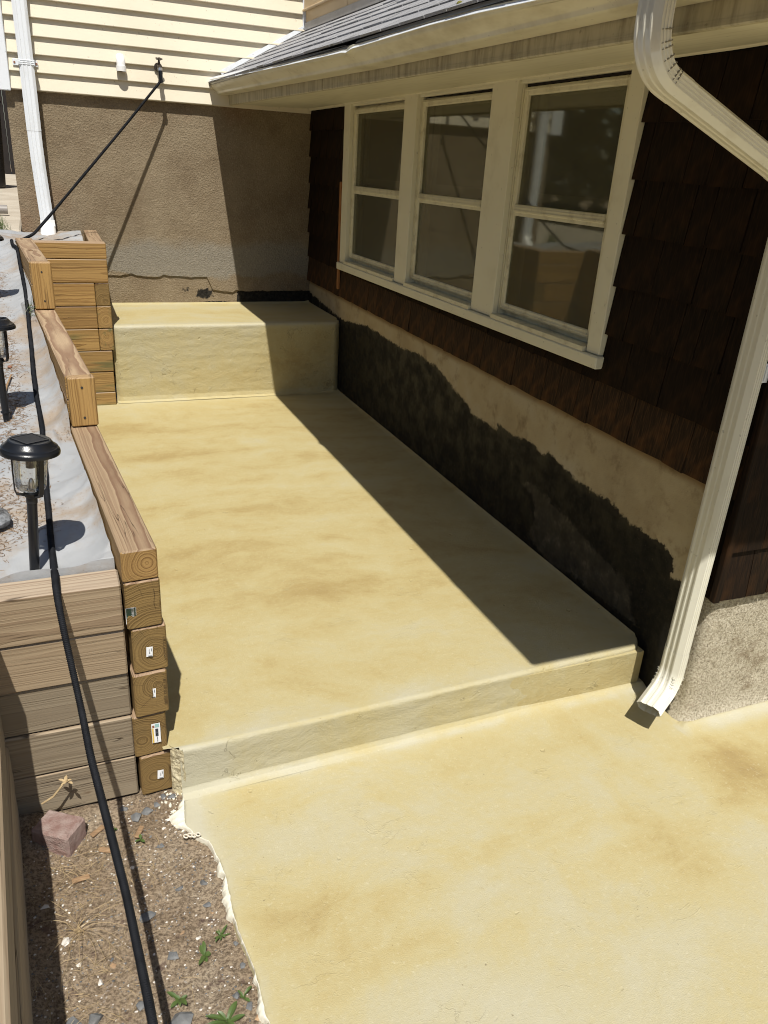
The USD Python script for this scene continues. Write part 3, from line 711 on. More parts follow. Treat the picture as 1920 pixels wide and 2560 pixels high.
PC = np.stack([X, Y, Z], -1); fold = PC[:, :1].copy(); fold[..., 2] -= .16; PC = np.concatenate([fold, PC], 1)
put('/World', 'landscape_cloth', sheet(PC), FABRIC, smooth=True, label='grey landscape cloth covering the raised bed behind the timber wall', cat='landscape cloth')
def cz_at(x, y): return float(cloth_z(A([x]), A([y]))[0])

def sticks(n, sampler, lmin, lmax, w, seed, zf, tilt=.35):
    """Many thin three-sided slivers lying about."""
    r = random.Random(seed); V, F = [], []
    for _ in range(n):
        x, y = sampler(r); L = r.uniform(lmin, lmax); a = r.uniform(0, math.tau); t = r.gauss(0, tilt * .4); d = A([math.cos(a) * math.cos(t), math.sin(a) * math.cos(t), math.sin(t)])
        c = A([x, y, zf(x, y) + w * .8 + abs(math.sin(t)) * L * .5]); s = np.cross(d, [0, 0, 1]); s /= np.linalg.norm(s) + 1e-9; u = np.cross(s, d); b = r.gauss(0, .18) * L
        k = len(V)
        for q, wq in ((-.5, w * .5), (0, w), (.5, w * .35)):
            m = c + d * L * q + s * (b * (1 - 4 * q * q) * .5)
            V += [m - s * wq, m + u * wq, m + s * wq]
        for j in (0, 3):
            for p in range(3):
                p2 = (p + 1) % 3; F += [(k + j + p, k + j + p2, k + j + 3 + p2), (k + j + p, k + j + 3 + p2, k + j + 3 + p)]
    return trimesh.Trimesh(A(V), A(F), process=False)
def litter_pt(r):
    y = r.choice((r.gauss(4.75, .16), r.gauss(4.4, .14), r.gauss(3.72, .16), r.gauss(3.35, .15), r.gauss(3.05, .12), r.gauss(2.75, .15), r.gauss(2.3, .12)))
    x = -2.055 + r.gauss(0, .05) + (r.random() < .25) * .12
    return min(x, xr(y) - .10), min(max(y, 1.97), 5.0)
put('/World', 'needle_litter', sticks(5200, litter_pt, .005, .024, .0010, 5, cz_at), NEEDLE, label='brown needles and chips scattered over the grey landscape cloth', cat='plant litter', kind='stuff')

# ------------------------------------------------------------------ brown shingled house
house = thing('shingled_house', 'dark brown shingled house wing with three cream windows and a gutter above', 'house')
# foundation: along x = 0, round the near corner, along y = YN
s1 = np.linspace(0, 1, 560); pa = np.stack([np.zeros(560), 6.02 + (YN + .03 - 6.02) * s1], -1)
aa = np.linspace(0, np.pi / 2, 9)[1:-1]; pb = np.stack([.03 - .03 * np.cos(aa), YN + .03 - .03 * np.sin(aa)], -1)
pc = np.stack([.03 + np.linspace(0, 1, 170) ** 1.3 * 3.0, np.full(170, YN)], -1)
U = np.vstack([pa, pb, pc]); nrm2 = np.vstack([np.tile([-1., 0], (560, 1)), np.stack([-np.cos(aa), -np.sin(aa)], -1), np.tile([0, -1.], (170, 1))])
zz = np.linspace(-.26, .705, 150)
P = np.zeros((len(U), len(zz), 3)); P[..., 0] = U[:, :1]; P[..., 1] = U[:, 1:]; P[..., 2] = zz[None, :]
nearw = np.clip((1.80 - U[:, 1]) / .06, 0, 1)[:, None]
off = .006 * (meshkit.fbm(P * 5, 4, 6) - .5) + nearw * (.028 * np.exp(-np.clip(zz[None, :] - ZL, 0, 1) / .035) + .008 * (meshkit.fbm(P * 16, 4, 3) - .5))
P[..., 0] += nrm2[:, :1] * off; P[..., 1] += nrm2[:, 1:] * off
yv, zv = P[..., 1].ravel(), P[..., 2].ravel(); side = (P[..., 0].ravel() < .02)
STAIN = [(6.1, .60), (5.9, .575), (5.729, .562), (5.235, .52), (4.73, .573), (4.327, .554), (3.98, .575), (3.697, .563), (3.544, .513), (3.4, .477), (3.262, .431), (3.046, .427), (3.043, .463), (2.898, .452), (2.758, .465),
         (2.639, .452), (2.617, .476), (2.51, .445), (2.369, .426), (2.259, .43), (2.153, .424), (2.045, .394), (1.95, .389), (1.863, .394), (1.803, .377), (1.795, .335), (1.802, .312), (1.754, .31), (1.69, .29), (1.67, .1), (1.655, -.1), (1.65, -.3), (6.1, -.3)]
SCRAPE = [(2.807, .253), (2.671, .238), (2.638, .148), (2.676, .04), (2.492, .0), (2.321, .03), (2.156, .03), (2.03, .03), (1.912, .032), (1.985, .16), (2.131, .19), (2.284, .232), (2.461, .26), (2.597, .291), (2.734, .293)]
jit = A([.03, .03]) * (np.stack([meshkit.fbm(np.stack([yv * 11, zv * 11, zv * 0], -1), 4, 1), meshkit.fbm(np.stack([yv * 11, zv * 11, zv * 0 + 5], -1), 4, 2)], -1) - .5)
stain = np.where(side, soft_inside(STAIN, yv + jit[:, 0], zv + jit[:, 1] * .8, .034), 0)
stain = np.maximum(stain, np.where(side & (yv < 1.72), np.clip((yv - 1.60) / .10, 0, 1) * .8, 0))
scr = np.where(side, soft_inside(SCRAPE, yv + jit[:, 0], zv + jit[:, 1], .03), 0) * 1.1
scr = np.maximum(scr, np.where(side, np.exp(-((yv - 3.75) / .3) ** 2 - ((zv - .48) / .05) ** 2) * .5, 0))
scr = np.maximum(scr, np.where(side, np.exp(-((yv - 2.85) / .22) ** 2 - ((zv - .32) / .09) ** 2) * .45, 0))
sand = np.clip((1.70 - yv) / .05, 0, 1)
stain = stain * (1 - np.where(side, 0, 1))
put(house, 'foundation_wall', sheet(P, True), FOUND, smooth=True, prim={'stain': stain, 'scrape': scr, 'sand': sand})

# sheathing behind the shingles (with the window opening left free)
WY0, WY1, WZ0, WZ1 = 2.36, 5.20, .89, 1.845
put(house, 'sheathing', join(box(.003, .10, WY1, 6.0, .66, 1.93), box(.003, .10, 1.62, WY0, .66, 1.93), box(.003, .10, WY0 + .001, WY1 - .001, .66, WZ0), box(.003, .10, WY0 + .001, WY1 - .001, WZ1, 1.93),
                             box(.004, .10, 1.612, 1.70, .34, .66), box(.005, 3.0, YN + .006, YN + .09, .34, 1.93)), DARKW)
def shingle(o, a, n, w, h, seed):
    """One split shingle: wedge, proud at its butt end."""
    r = random.Random(seed); o = A(o, float); a = A(a, float); n = A(n, float); up = A([0, 0, 1.])
    t = r.uniform(.010, .014); lean = r.uniform(.012, .016); dz0, dz1 = r.uniform(-.004, .003), r.uniform(-.004, .003)
    q = []
    for u, dz in ((0, dz0), (w, dz1)):
        q += [o + a * u + up * dz + n * (lean + t), o + a * u + up * dz + n * lean, o + a * u + up * h + n * .009, o + a * u + up * h + n * .002]
    q = A(q); c = q.mean(0)
    m = trimesh.convex.convex_hull(q); m.apply_translation(-c); return m, c
EXP = .172
def course(z, along0, along1, fixed, axis, hcap=None, seed=0):
    r = random.Random(seed); t = along0
    while t < along1 - .02:
        w = min(r.choice((.085, .10, .115, .13, .145, .16, .19)), along1 - t)
        if along1 - t - w < .05: w = along1 - t
        h = (EXP + .03) if hcap is None else hcap
        if axis == 'y': m, c = shingle((fixed, t, z), (0, 1, 0), (-1, 0, 0), w - .003, h, r.random())
        else: m, c = shingle((t, fixed, z), (1, 0, 0), (0, -1, 0), w - .003, h, r.random())
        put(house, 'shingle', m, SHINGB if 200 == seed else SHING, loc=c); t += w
for k in range(-2, 7):
    z = .675 + EXP * k; hc = min(EXP + .03, 1.885 - z)
    if k < 0: course(z, 1.593, 1.70, .0, 'y', None, 200 + k)
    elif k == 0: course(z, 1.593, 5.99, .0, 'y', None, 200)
    else:
        course(z, 1.593, 2.345, .0, 'y', hc, 220 + k); course(z, 5.225, 5.99, .0, 'y', hc, 240 + k)
        if k == 1: course(z, 2.347, 5.223, .0, 'y', .05, 260)
    course(z, -.012, .75, YN, 'x', hc, 280 + k)
put(house, 'corner_board', join(box(-.036, -.010, YN - .030, YN - .006, .33, 1.88, .003)), SHING)
put(house, 'lath_strip', box(-.034, -.018, 5.245, 5.275, .72, 1.40, .003), BARE)

def tiltz(m):
    v = m.vertices.copy(); v[:, 2] += .012 * (5.2 - v[:, 1]); return trimesh.Trimesh(v, m.faces, process=False)
# window trim shared by the three windows
trim = [box(-.036, .06, 5.118, 5.222, .905, 1.86, .003), box(-.036, .06, 4.121, 4.281, .906, 1.86, .003), box(-.036, .06, 3.139, 3.345, .906, 1.86, .003), box(-.036, .06, 2.345, 2.424, .906, 1.86, .003)]
for m in trim: put(house, 'window_casing', tiltz(m), TRIM)
put(house, 'window_head', tiltz(box(-.020, .06, 2.424, 5.118, 1.835, 1.862, .002)), TRIM)
put(house, 'window_sill', tiltz(box(-.052, .02, 2.333, 5.238, .858, .903, .004)), TRIM)
put(house, 'window_subsill', tiltz(join(box(-.048, .06, 2.43, 3.136, .904, .922), box(-.048, .06, 3.348, 4.118, .904, .922), box(-.048, .06, 4.284, 5.115, .904, .922))), SASH)

def rect_frame(y0, y1, z0, z1, w, x0, x1, c=.003, top=None, bot=None):
    top = top or w; bot = bot or w
    return join(box(x0, x1, y0, y0 + w, z0, z1, c), box(x0, x1, y1 - w, y1, z0, z1, c), box(x0, x1, y0 + w, y1 - w, z1 - top, z1, c), box(x0, x1, y0 + w, y1 - w, z0, z0 + bot, c))
for i, (y0, y1) in enumerate(((4.284, 5.115), (3.348, 4.118), (2.427, 3.136))):
    wdw = part_xf(house, 'window')
    put(wdw, 'frame', tiltz(join(rect_frame(y0 + .001, y1 - .001, .923, 1.834, .026, .012, .05), box(-.012, .012, y0 + .001, y0 + .012, .923, 1.834), box(-.012, .012, y1 - .012, y1 - .001, .923, 1.834))), SASH)
    a, b = y0 + .013, y1 - .013
    put(wdw, 'storm_sash', tiltz(join(rect_frame(a, b, .945, 1.822, .030, -.010, .010, .004), rect_frame(a + .008, b - .008, .953, 1.814, .006, -.0135, -.009, .001))), SASH)
    put(wdw, 'meeting_rail', tiltz(join(box(-.014, .010, a + .030, b - .030, 1.352, 1.384, .003), box(-.017, -.013, a + .030, b - .030, 1.358, 1.362), box(-.017, -.013, a + .030, b - .030, 1.370, 1.374), box(-.008, .014, a + .030, b - .030, 1.339, 1.352))), SASH)
    put(wdw, 'pane', tiltz(box(.004, .006, a + .027, b - .027, 1.384, 1.795)), PANE)
    put(wdw, 'pane', tiltz(box(-.002, .0, a + .027, b - .027, .972, 1.342)), PANE)
    put(wdw, 'inner_sash', tiltz(join(rect_frame(a + .012, b - .012, 1.40, 1.83, .038, .058, .078, .003, bot=.032), rect_frame(a + .012, b - .012, .925, 1.40, .038, .036, .056, .003))), TRIM)
# dim room behind the panes
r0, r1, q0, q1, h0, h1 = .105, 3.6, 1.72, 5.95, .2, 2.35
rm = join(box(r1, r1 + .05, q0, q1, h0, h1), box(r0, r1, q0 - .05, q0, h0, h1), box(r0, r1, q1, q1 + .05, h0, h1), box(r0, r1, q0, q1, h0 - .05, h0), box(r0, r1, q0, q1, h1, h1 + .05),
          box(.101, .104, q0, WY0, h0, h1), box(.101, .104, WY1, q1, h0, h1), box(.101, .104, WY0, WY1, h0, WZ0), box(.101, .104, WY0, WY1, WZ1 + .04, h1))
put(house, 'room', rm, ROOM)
ch = trimesh.creation.icosphere(3); ch.apply_scale([.05, .16, .16]); ch.apply_translation([.55, 2.62, .86])
put('/World', 'chair', join(ch, box(.50, .90, 2.46, 2.78, .62, .66, .01), box(.52, .55, 2.50, 2.53, .2, .8), box(.52, .55, 2.71, 2.74, .2, .8), box(.86, .89, 2.5, 2.53, .2, .62), box(.86, .89, 2.71, 2.74, .2, .62)), PVC, smooth=40,
    label='pale rounded chair back seen through the nearest window', cat='chair')

# eaves: soffit, fascia, gutter, roof
FX, FY = -.603, .988          # fascia planes of the side and the near eave
def sof_z(x, y): return 1.832 + (x - FX) / .57 * (.012 + .012 * (6 - np.clip(y, 1.5, 6)))
ys = np.linspace(YB - .004, FY, 48); P = np.stack([np.stack([np.full_like(ys, x), np.maximum(ys, FY + (x - FX)), 0 * ys], -1) for x in np.linspace(FX, -.004, 16)], 1)
P[..., 2] = sof_z(P[..., 0], P[..., 1])
soff = sheet(P)
xs_ = np.linspace(FX, 3.0, 40); Pn = np.stack([np.stack([np.maximum(xs_, FX + (y - FY)), np.full_like(xs_, y), 0 * xs_], -1) for y in np.linspace(FY, YN + .003, 10)], 1)
Pn[..., 2] = 1.832 + (Pn[..., 1] - FY) / .6 * .06
def thick(m, d):
    b = m.copy(); b.vertices[:, 2] += d; b.invert(); return join(m, b)
put(house, 'soffit', thick(sheet(P), .006), SOFF); put(house, 'soffit', thick(sheet(Pn), .006), SOFF)
for k in range(0, 1):
    put(house, 'soffit_moulding', tiltz(join(box(-.036, -.006, 5.23, 5.99, 1.842, 1.858, .005))), SOFF)
ym = np.linspace(5.225, 1.56, 60); pm = np.stack([-.030 + .002 * np.sin(ym * 9), ym, 1.857 + .012 * (5.2 - ym) + .002 * (meshkit.noise(np.stack([ym * 6, ym * 0, ym * 0], -1)) - .5)], -1)
put(house, 'soffit_moulding', tube(pm, .010, 8), SOFF, smooth=40)
for (a, b) in ((3.931, YB - .004), (FY, 3.928)):
    put(house, 'fascia_board', box(FX + .001, FX + .02, a, b, 1.824, 1.955, .003), FASC)
put(house, 'fascia_board', box(FX + .022, 3.0, FY + .001, FY + .02, 1.826, 1.955, .003), FASC)

LY = A([.86, 1.4, 1.83, 2.196, 2.493, 3.12, 3.17, 3.23, 3.30, 4.0, 6.01]); LZ = A([1.925, 1.925, 1.924, 1.933, 1.936, 1.930, 1.930, 1.921, 1.926, 1.934, 1.966])
BZY = A([.86, 1.6, 2.28, 3.18, 6.01]); BZZ = A([1.872, 1.873, 1.869, 1.866, 1.883])
def gutter():
    yk = np.unique(np.concatenate([np.linspace(YB - .022, FY, 130), np.linspace(3.08, 3.35, 25)]))[::-1]
    pts = [('s', y) for y in yk] + [('n', x) for x in np.linspace(FX, 3.0, 30)[1:]]
    rows_ = []
    for kind, t in pts:
        y = t if kind == 's' else FY
        zl, zb = np.interp(y, LY, LZ), np.interp(y, BZY, BZZ)
        dent = .010 * math.exp(-((y - 3.20) / .035) ** 2) if kind == 's' else 0
        pr = [(0.003, zb + .01), (.003, zb), (.066, zb), (.076, zb + .005), (.079, zb + .014), (.081, zb + .018), (.100, zb + .030), (.116, zb + .040), (.1235, zl - .022), (.1245, zl - .016), (.128 + dent, zl - .012), (.129 + dent, zl - .001), (.126 + dent, zl + .001), (.100, zl + .002),
              (.098, zl - .001), (.122, zl - .004), (.118, zl - .02), (.095, zb + .031), (.074, zb + .012), (.064, zb + .003), (.006, zb + .003)]
        row = []
        for o, z in pr:
            if kind == 's': row.append((FX - o, max(t, FY - o) if t > FY + 1e-6 else FY - o, z))
            else: row.append((FX - o if abs(t - FX) < 1e-6 else t, FY - o, z))
        rows_.append(row)
    P = A(rows_); P = np.concatenate([P, P[:, :1]], 1)
    return sheet(P, True), P[0]
gm, g0 = gutter()
put(house, 'gutter', gm, GUTM, smooth=35)
cap = Polygon([(-p[0], p[2]) for p in g0[:14]] + [(.603 + .002, g0[13][2])]).buffer(.001)
cm = trimesh.creation.extrude_polygon(cap, .004, engine='earcut'); v = cm.vertices.copy(); cm.vertices = np.stack([-v[:, 0], YB - .022 + v[:, 2], v[:, 1]], -1); cm.invert()
put(house, 'gutter_end_cap', cm, GUTM)
def guard():
    yk = np.concatenate([np.linspace(YB - .024, FY - .12, 110), np.linspace(3.10, 3.32, 24)]); yk = np.unique(yk)[::-1]
    rows_ = []
    for y in yk:
        zl = np.interp(y, LY, LZ); dent = .010 * math.exp(-((y - 3.20) / .035) ** 2); dz = -.004 * math.exp(-((y - 3.20) / .03) ** 2)
        rows_.append([(FX - o, y, z + dz) for o, z in ((.1305 + dent, zl - .013), (.1335 + dent, zl - .012), (.116, zl + .015), (.098, zl + .019), (.098, zl + .017), (.115, zl + .012), (.1305 + dent, zl - .013))])
    return sheet(A(rows_), True)
put(house, 'gutter_guard', guard(), WHITE)
# moss lump in the gutter
mo = []
for k in range(26):
    s = trimesh.creation.icosphere(1, radius=RNG.uniform(.006, .013)); s.apply_translation([-.70 + RNG.gauss(0, .008), 2.32 + RNG.gauss(0, .06), 1.943 + RNG.uniform(-.004, .008)]); mo.append(s)
    s.apply_translation([0, 0, .010])
put('/World', 'moss_clump', join(*mo), MOSS, label='yellow-green moss clump growing in the gutter lip', cat='moss', kind='stuff')

# roof deck and tabs on the side slope; the near slope meets it in a hip
RS = .55; XW = -.071
def rz(x): return 2.028 + RS * (x + .605)
ECO = -.7335; ENY = FY - (FX - ECO) * 1.0
def roof_pts(x, y): return (x, y, rz(x))
hipy = lambda x: ENY + (x - ECO)
dk = trimesh.Trimesh(A([(ECO, YB - .002, rz(ECO) - .014), (XW, YB - .002, rz(XW) - .014), (XW, hipy(XW), rz(XW) - .014), (ECO, ENY, rz(ECO) - .014)]), A([[0, 1, 2], [0, 2, 3]]), process=False)
dk2 = trimesh.Trimesh(A([(ECO, ENY, rz(ECO) - .014), (XW, hipy(XW), rz(XW) - .014), (3.0, hipy(XW), rz(XW) - .014), (3.0, ENY, rz(ECO) - .014)]), A([[0, 1, 2], [0, 2, 3]]), process=False)
dkb = join(dk, dk2); d2 = dkb.copy(); d2.vertices[:, 2] -= .012
# A plain closed underside so that the deck has thickness.
put(house, 'roof_deck', join(dkb, d2), DARKW)
n_rows = 6; slope = A([1, 0, RS]) / math.hypot(1, RS); nr_ = A([-RS, 0, 1]) / math.hypot(1, RS)
ex_ = .118; L_tot = (XW - ECO) * math.hypot(1, RS)
for i in range(n_rows):
    s0 = i * ex_; s1 = min(s0 + ex_ + .02, L_tot)
    if s0 > L_tot - .02: break
    y = YB - .004; off = (i % 2) * .15 + RNG.uniform(-.02, .02); first = True
    ylim = ENY + s0 * slope[0]
    while y > ylim + .02:
        w = (.19 - off * .6) if first else RNG.uniform(.15, .20); first = False; w = min(w, y - ylim)
        th = RNG.uniform(.006, .010); q = []
        for yy_ in (y - .003, y - w + .003):
            for s, n_ in ((s0 + RNG.uniform(-.002, .002), .001 + th), (s0, .001), (s1, .0028), (s1, .0)):
                q.append(A([ECO, yy_, rz(ECO) - .012]) + slope * s + nr_ * n_)
        put(house, 'roof_shingle', trimesh.convex.convex_hull(A(q)), ROOFM)
        y -= w
put(house, 'roof_shingle', box(ECO + .05, 2.9, ENY + .02, ENY + .03, rz(ECO) - .01, rz(ECO) + .004), ROOFM)
# upper tan wall rising from the roof
zb = rz(XW)
put(house, 'wall_flashing', join(box(XW - .012, XW - .006, 1.55, YB - .05, zb - .012, zb + .034, .002)), GALV)
for (y0, y1, z0, z1, xo) in ((5.132, YB - .03, zb + .02, 2.44, .003), (1.5, 5.128, zb + .02, 2.44, .003), (1.5, YB - .03, 2.425, 2.62, .016), (1.5, YB - .03, 2.60, 2.80, .016), (1.5, YB - .03, 2.79, 3.9, .016)):
    put(house, 'upper_siding_panel', join(box(XW - xo, XW + .03, y0, y1, z0, z1, .004)), TANW)
lp = np.stack([np.full(40, XW - .018), np.linspace(YB - .04, 1.5, 40), 2.428 + .0 * np.arange(40)], -1)
put(house, 'siding_bead', tube(lp, .008, 8), TANW, smooth=40)
put(house, 'upper_wall_end', box(XW, 3.0, hipy(XW) + .002, hipy(XW) + .05, zb - .03, 3.9), TANW)

# downspout of the brown house
def ribbed(a, b, rib=.0022, na=3, nb=4):
    """Closed rectangular profile with shallow ribs: half sizes a, b."""
    pts = []
    def side(p, q, n):
        p, q = A(p, float), A(q, float); d = (q - p); L = np.linalg.norm(d); d /= L; nn = A([d[1], -d[0]])
        m = 2 * n + 1
        for j in range(n):
            c = (j + .5) / n; w = .20 / n
            for t, h in ((c - w * 1.3, 0), (c - w * .6, -rib), (c + w * .6, -rib), (c + w * 1.3, 0)):
                pts.append(p + d * L * t + nn * h)
    r = .006
    side((-a, -b + r), (-a, b - r), nb); side((-a + r, b), (a - r, b), na); side((a, b - r), (a, -b + r), nb); side((a - r, -b), (-a + r, -b), na)
    return A(pts)
def bend_path(pts, radii, step=.006):
    """Polyline with filleted corners."""
    pts = [A(p, float) for p in pts]; out = [pts[0]]
    for i in range(1, len(pts) - 1):
        p, q, r = pts[i - 1], pts[i], pts[i + 1]; d1 = (p - q) / np.linalg.norm(p - q); d2 = (r - q) / np.linalg.norm(r - q)
        s = radii[i - 1]; a, b = q + d1 * s, q + d2 * s
        for t in np.linspace(0, 1, 15): out.append((1 - t) ** 2 * a + 2 * t * (1 - t) * q + t * t * b)
    out.append(pts[-1]); o2 = [out[0]]
    for p in out[1:]:
        if np.linalg.norm(p - o2[-1]) > 1e-5: o2.append(p)
    res = []
    for p, q in zip(o2[:-1], o2[1:]):
        n = max(1, int(np.linalg.norm(q - p) / .05)); res += [p + (q - p) * k / n for k in range(n)]
    return A(res + [o2[-1]])
pfd = ribbed(.038, .022)
ds = part_xf(house, 'downspout')
def seg(name, pts, radii, prof, scale=1.0, wrinkle=False, mat=DSPM):
    path = bend_path(pts, radii)
    m = sweep(path, prof * scale, (0, 1, 0.0001))
    return put(ds, name, m, mat, smooth=28)
top, bA, bB = A([-.702, 1.502, 1.874]), A([-.702, 1.503, 1.755]), A([-.070, 1.625, 1.551])
dirAB = (bB - bA) / np.linalg.norm(bB - bA)
def elbow_creases(path_fn, n, side):
    pass
eA = bA + dirAB * .125; eB = bB - dirAB * .11
seg('upper_elbow', [top, bA, eA], [.085], pfd, 1.03)
seg('slanted_pipe', [eA - dirAB * .03, eB + dirAB * .03], [], pfd)
vb = A([-.070, 1.640, -.022]); vt = bB
dv = (vb - vt) / np.linalg.norm(vb - vt)
seg('middle_elbow', [eB, bB, bB + dv * .12], [.085], pfd, 1.03)
seg('vertical_pipe', [bB + dv * .10, vb - dv * .11], [], pfd)
out = vb + A([-.88, -.36, -.30]) * .125
vb2 = vb - dv * .02
seg('outlet_elbow', [vb2 - dv * .13, vb2, out], [.06], pfd, 1.035)
# pressed creases on the inside of the elbows; the upper ones painted as dark shade
cr = []
pth = bend_path([top, bA, eA], [.085])
for k in np.linspace(.22, .86, 7):
    i = int(k * (len(pth) - 1)); t = pth[min(i + 1, len(pth) - 1)] - pth[i - 1]; t /= np.linalg.norm(t)
    s = A([0, 1, 0.]) - t * t[1]; s /= np.linalg.norm(s); w = np.cross(t, s); ins = w if np.dot(w, dirAB) > 0 or w[2] > 0 else -w
    if np.dot(ins, A([.7, 0, .7])) < 0: ins = -ins
    c = pth[i] - s * .0402 + ins * .006
    b = tube([c - ins * .017, c - ins * .002, c + ins * .0105], [.0004, .0017, .0021], 6); cr.append(b)
put(ds, 'elbow_creases', join(*cr), CREASE_SHADE, smooth=40)
cr = []
pth = bend_path([vb2 - dv * .13, vb2, out], [.06])
for k in np.linspace(.25, .8, 6):
    i = int(k * (len(pth) - 1)); t = pth[min(i + 1, len(pth) - 1)] - pth[i - 1]; t /= np.linalg.norm(t); s = A([0, 1, 0.]) - t * t[1]; s /= np.linalg.norm(s); w = np.cross(t, s)
    loop = [pth[i] + s * a + w * b for a, b in ((-.0392, -.0226), (.0392, -.0226), (.0392, .0226), (-.0392, .0226), (-.0392, -.0226))]
    for p, q in zip(loop[:-1], loop[1:]): cr.append(tube([p, q], .0008, 6))
put(ds, 'elbow_creases', join(*cr), DSPM, smooth=40)
put(ds, 'strap', join(box(-.052, -.045, 1.588, 1.5905, 1.045, 1.09, .001), box(-.054, -.004, 1.5915, 1.594, 1.04, 1.095, .001), box(-.040, -.036, 1.586, 1.5885, 1.062, 1.070)), WHITE)

# ------------------------------------------------------------------ cream sided house at the back
back = thing('sided_house', 'cream vinyl sided house on a brown stucco foundation at the back', 'house')
SE = .098
for k in range(21):
    z = 1.818 + SE * k - .002
    yb = YB - .047; prof2 = [(yb, z), (yb - .001, z + .003), (yb + .024, z + SE + .010), (yb + .028, z + SE + .010), (yb + .006, z + .004), (yb + .027, z + .001), (yb + .027, z)]
    x1 = -.062 if z > 1.90 else -.585
    pv = A([(x, p[0], p[1]) for x in (-1.955, x1) for p in prof2]); n = len(prof2)
    f = [(a, (a + 1) % n, (a + 1) % n + n) for a in range(n)] + [(a, (a + 1) % n + n, a + n) for a in range(n)]
    f += [(0, i + 1, i) for i in range(1, n - 1)] + [(n, n + i, n + i + 1) for i in range(1, n - 1)]
    put(back, 'siding_board', trimesh.Trimesh(pv, f, process=False), VINYL)
put(back, 'wall_sheathing', box(-1.975, .12, YB - .016, YB + .1, 1.812, 3.95), VINYL)
put(back, 'corner_board', box(-2.05, -1.951, YB - .060, YB - .018, 1.803, 3.9, .004), WHITE)
put(back, 'inside_corner_post', box(-.092, -.062, YB - .050, YB - .022, rz(-.09) + .01, 3.9, .003), WHITE)
# white channel along the roof line
c0, c1 = A([-.655, YB - .034, rz(-.655) + .012]), A([-.075, YB - .034, rz(-.075) + .014])
jt = sweep([c0, c1], [(-.014, -.010), (-.014, .012), (.012, .012), (.012, -.010)], (0, 0, 1))
put(back, 'roof_channel', jt, WHITE)
# stucco foundation: lower skin and a thicker upper coat broken along the crack
CR = A([(-2.0, .705), (-1.461, .70), (-1.39, .697), (-1.317, .714), (-1.28, .70), (-1.22, .693), (-1.161, .688), (-1.12, .69), (-1.092, .707), (-1.05, .697), (-.96, .695), (-.907, .689), (-.84, .692), (-.783, .691), (-.765, .65), (-.745, .60), (-.69, .592), (-.598, .583), (-.567, .597), (-.52, .59), (-.499, .585), (-.44, .592), (-.386, .600), (-.34, .588), (-.2, .592), (-.129, .59), (-.05, .60), (-.02, .64), (.0, .64)])
xg = np.linspace(-1.985, 0.0, 300)
crz = np.interp(xg, CR[:, 0], CR[:, 1]) + .006 * (meshkit.fbm(np.stack([xg * 30, xg * 0, xg * 0], -1), 3) - .5)
zg = np.linspace(-.1, .76, 130); X, Zg = np.meshgrid(xg, zg, indexing='ij')
P = np.stack([X, np.full_like(X, YB) + .004 * (meshkit.fbm(np.stack([X * 6, Zg * 6, X * 0], -1), 4) - .5), Zg], -1)
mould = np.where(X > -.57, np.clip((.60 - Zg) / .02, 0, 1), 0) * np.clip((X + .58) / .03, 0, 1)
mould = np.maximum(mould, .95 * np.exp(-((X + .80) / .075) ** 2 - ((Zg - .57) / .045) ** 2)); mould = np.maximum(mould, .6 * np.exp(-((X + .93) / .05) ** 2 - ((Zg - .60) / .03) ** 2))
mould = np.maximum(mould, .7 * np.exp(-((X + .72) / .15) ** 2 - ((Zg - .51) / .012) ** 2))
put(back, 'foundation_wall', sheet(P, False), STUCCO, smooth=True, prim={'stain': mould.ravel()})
tt = np.concatenate([[0, 0.0], np.linspace(0, 1, 120)])
Zu = crz[:, None] + tt[None, :] * (1.815 - crz[:, None]); Xu = np.repeat(xg[:, None], len(tt), 1)
Yu = np.full_like(Xu, YB - .010) + .004 * (meshkit.fbm(np.stack([Xu * 6, Zu * 6, Xu * 0], -1), 4, 3) - .5); Yu[:, 0] = YB + .004
put(back, 'stucco_coat', sheet(np.stack([Xu, Yu, Zu], -1), False), STUCCO, smooth=40, prim=None)
put(back, 'side_wall', join(box(-1.985, -1.90, YB + .012, 14.0, -.1, 1.80), box(-1.97, -1.90, YB + .10, 14.0, 1.80, 3.9)), STUCCO)
# vent elbow and tap
vx = -1.292
ev = tube(bend_path([(vx, YB - .015, 2.040), (vx, YB - .062, 2.040), (vx, YB - .066, 1.985)], [.035]), .027, 18)
vent = part_xf(back, 'vent_pipe')
put(vent, 'elbow', ev, PVC, smooth=40)
cl = lathe([(.0265, -.022), (.031, -.022), (.0315, .008), (.027, .009)], 24); cl.apply_translation([vx, YB - .066, 1.985]); put(vent, 'collar', cl, PVC, smooth=40)
ins = trimesh.creation.cylinder(.0262, .002, sections=20); ins.apply_translation([vx, YB - .066, 1.968]); put(vent, 'dark_mouth', ins, BLACKM)
bib = part_xf(back, 'tap')
tx = -1.060
put(bib, 'wall_plate', trimesh.creation.cylinder(.026, .008, sections=20, transform=trimesh.transformations.translation_matrix([tx, YB - .046, 2.008]) @ trimesh.transformations.rotation_matrix(np.pi / 2, [1, 0, 0])), BRONZE)
body = join(tube([(tx, YB - .03, 2.008), (tx, YB - .075, 2.010), (tx, YB - .105, 2.005), (tx + .001, YB - .120, 1.985)], [.011, .012, .014, .013], 14), tube([(tx, YB - .085, 2.010), (tx, YB - .098, 2.045)], [.009, .006], 12))
put(bib, 'body', body, BRONZE, smooth=40)
hd = []
for k in range(5):
    a = k * math.tau / 5; s = trimesh.creation.icosphere(2, radius=.0085); s.apply_scale([1, 1, .55]); s.apply_translation([.015 * math.cos(a), .015 * math.sin(a), 0]); hd.append(s)
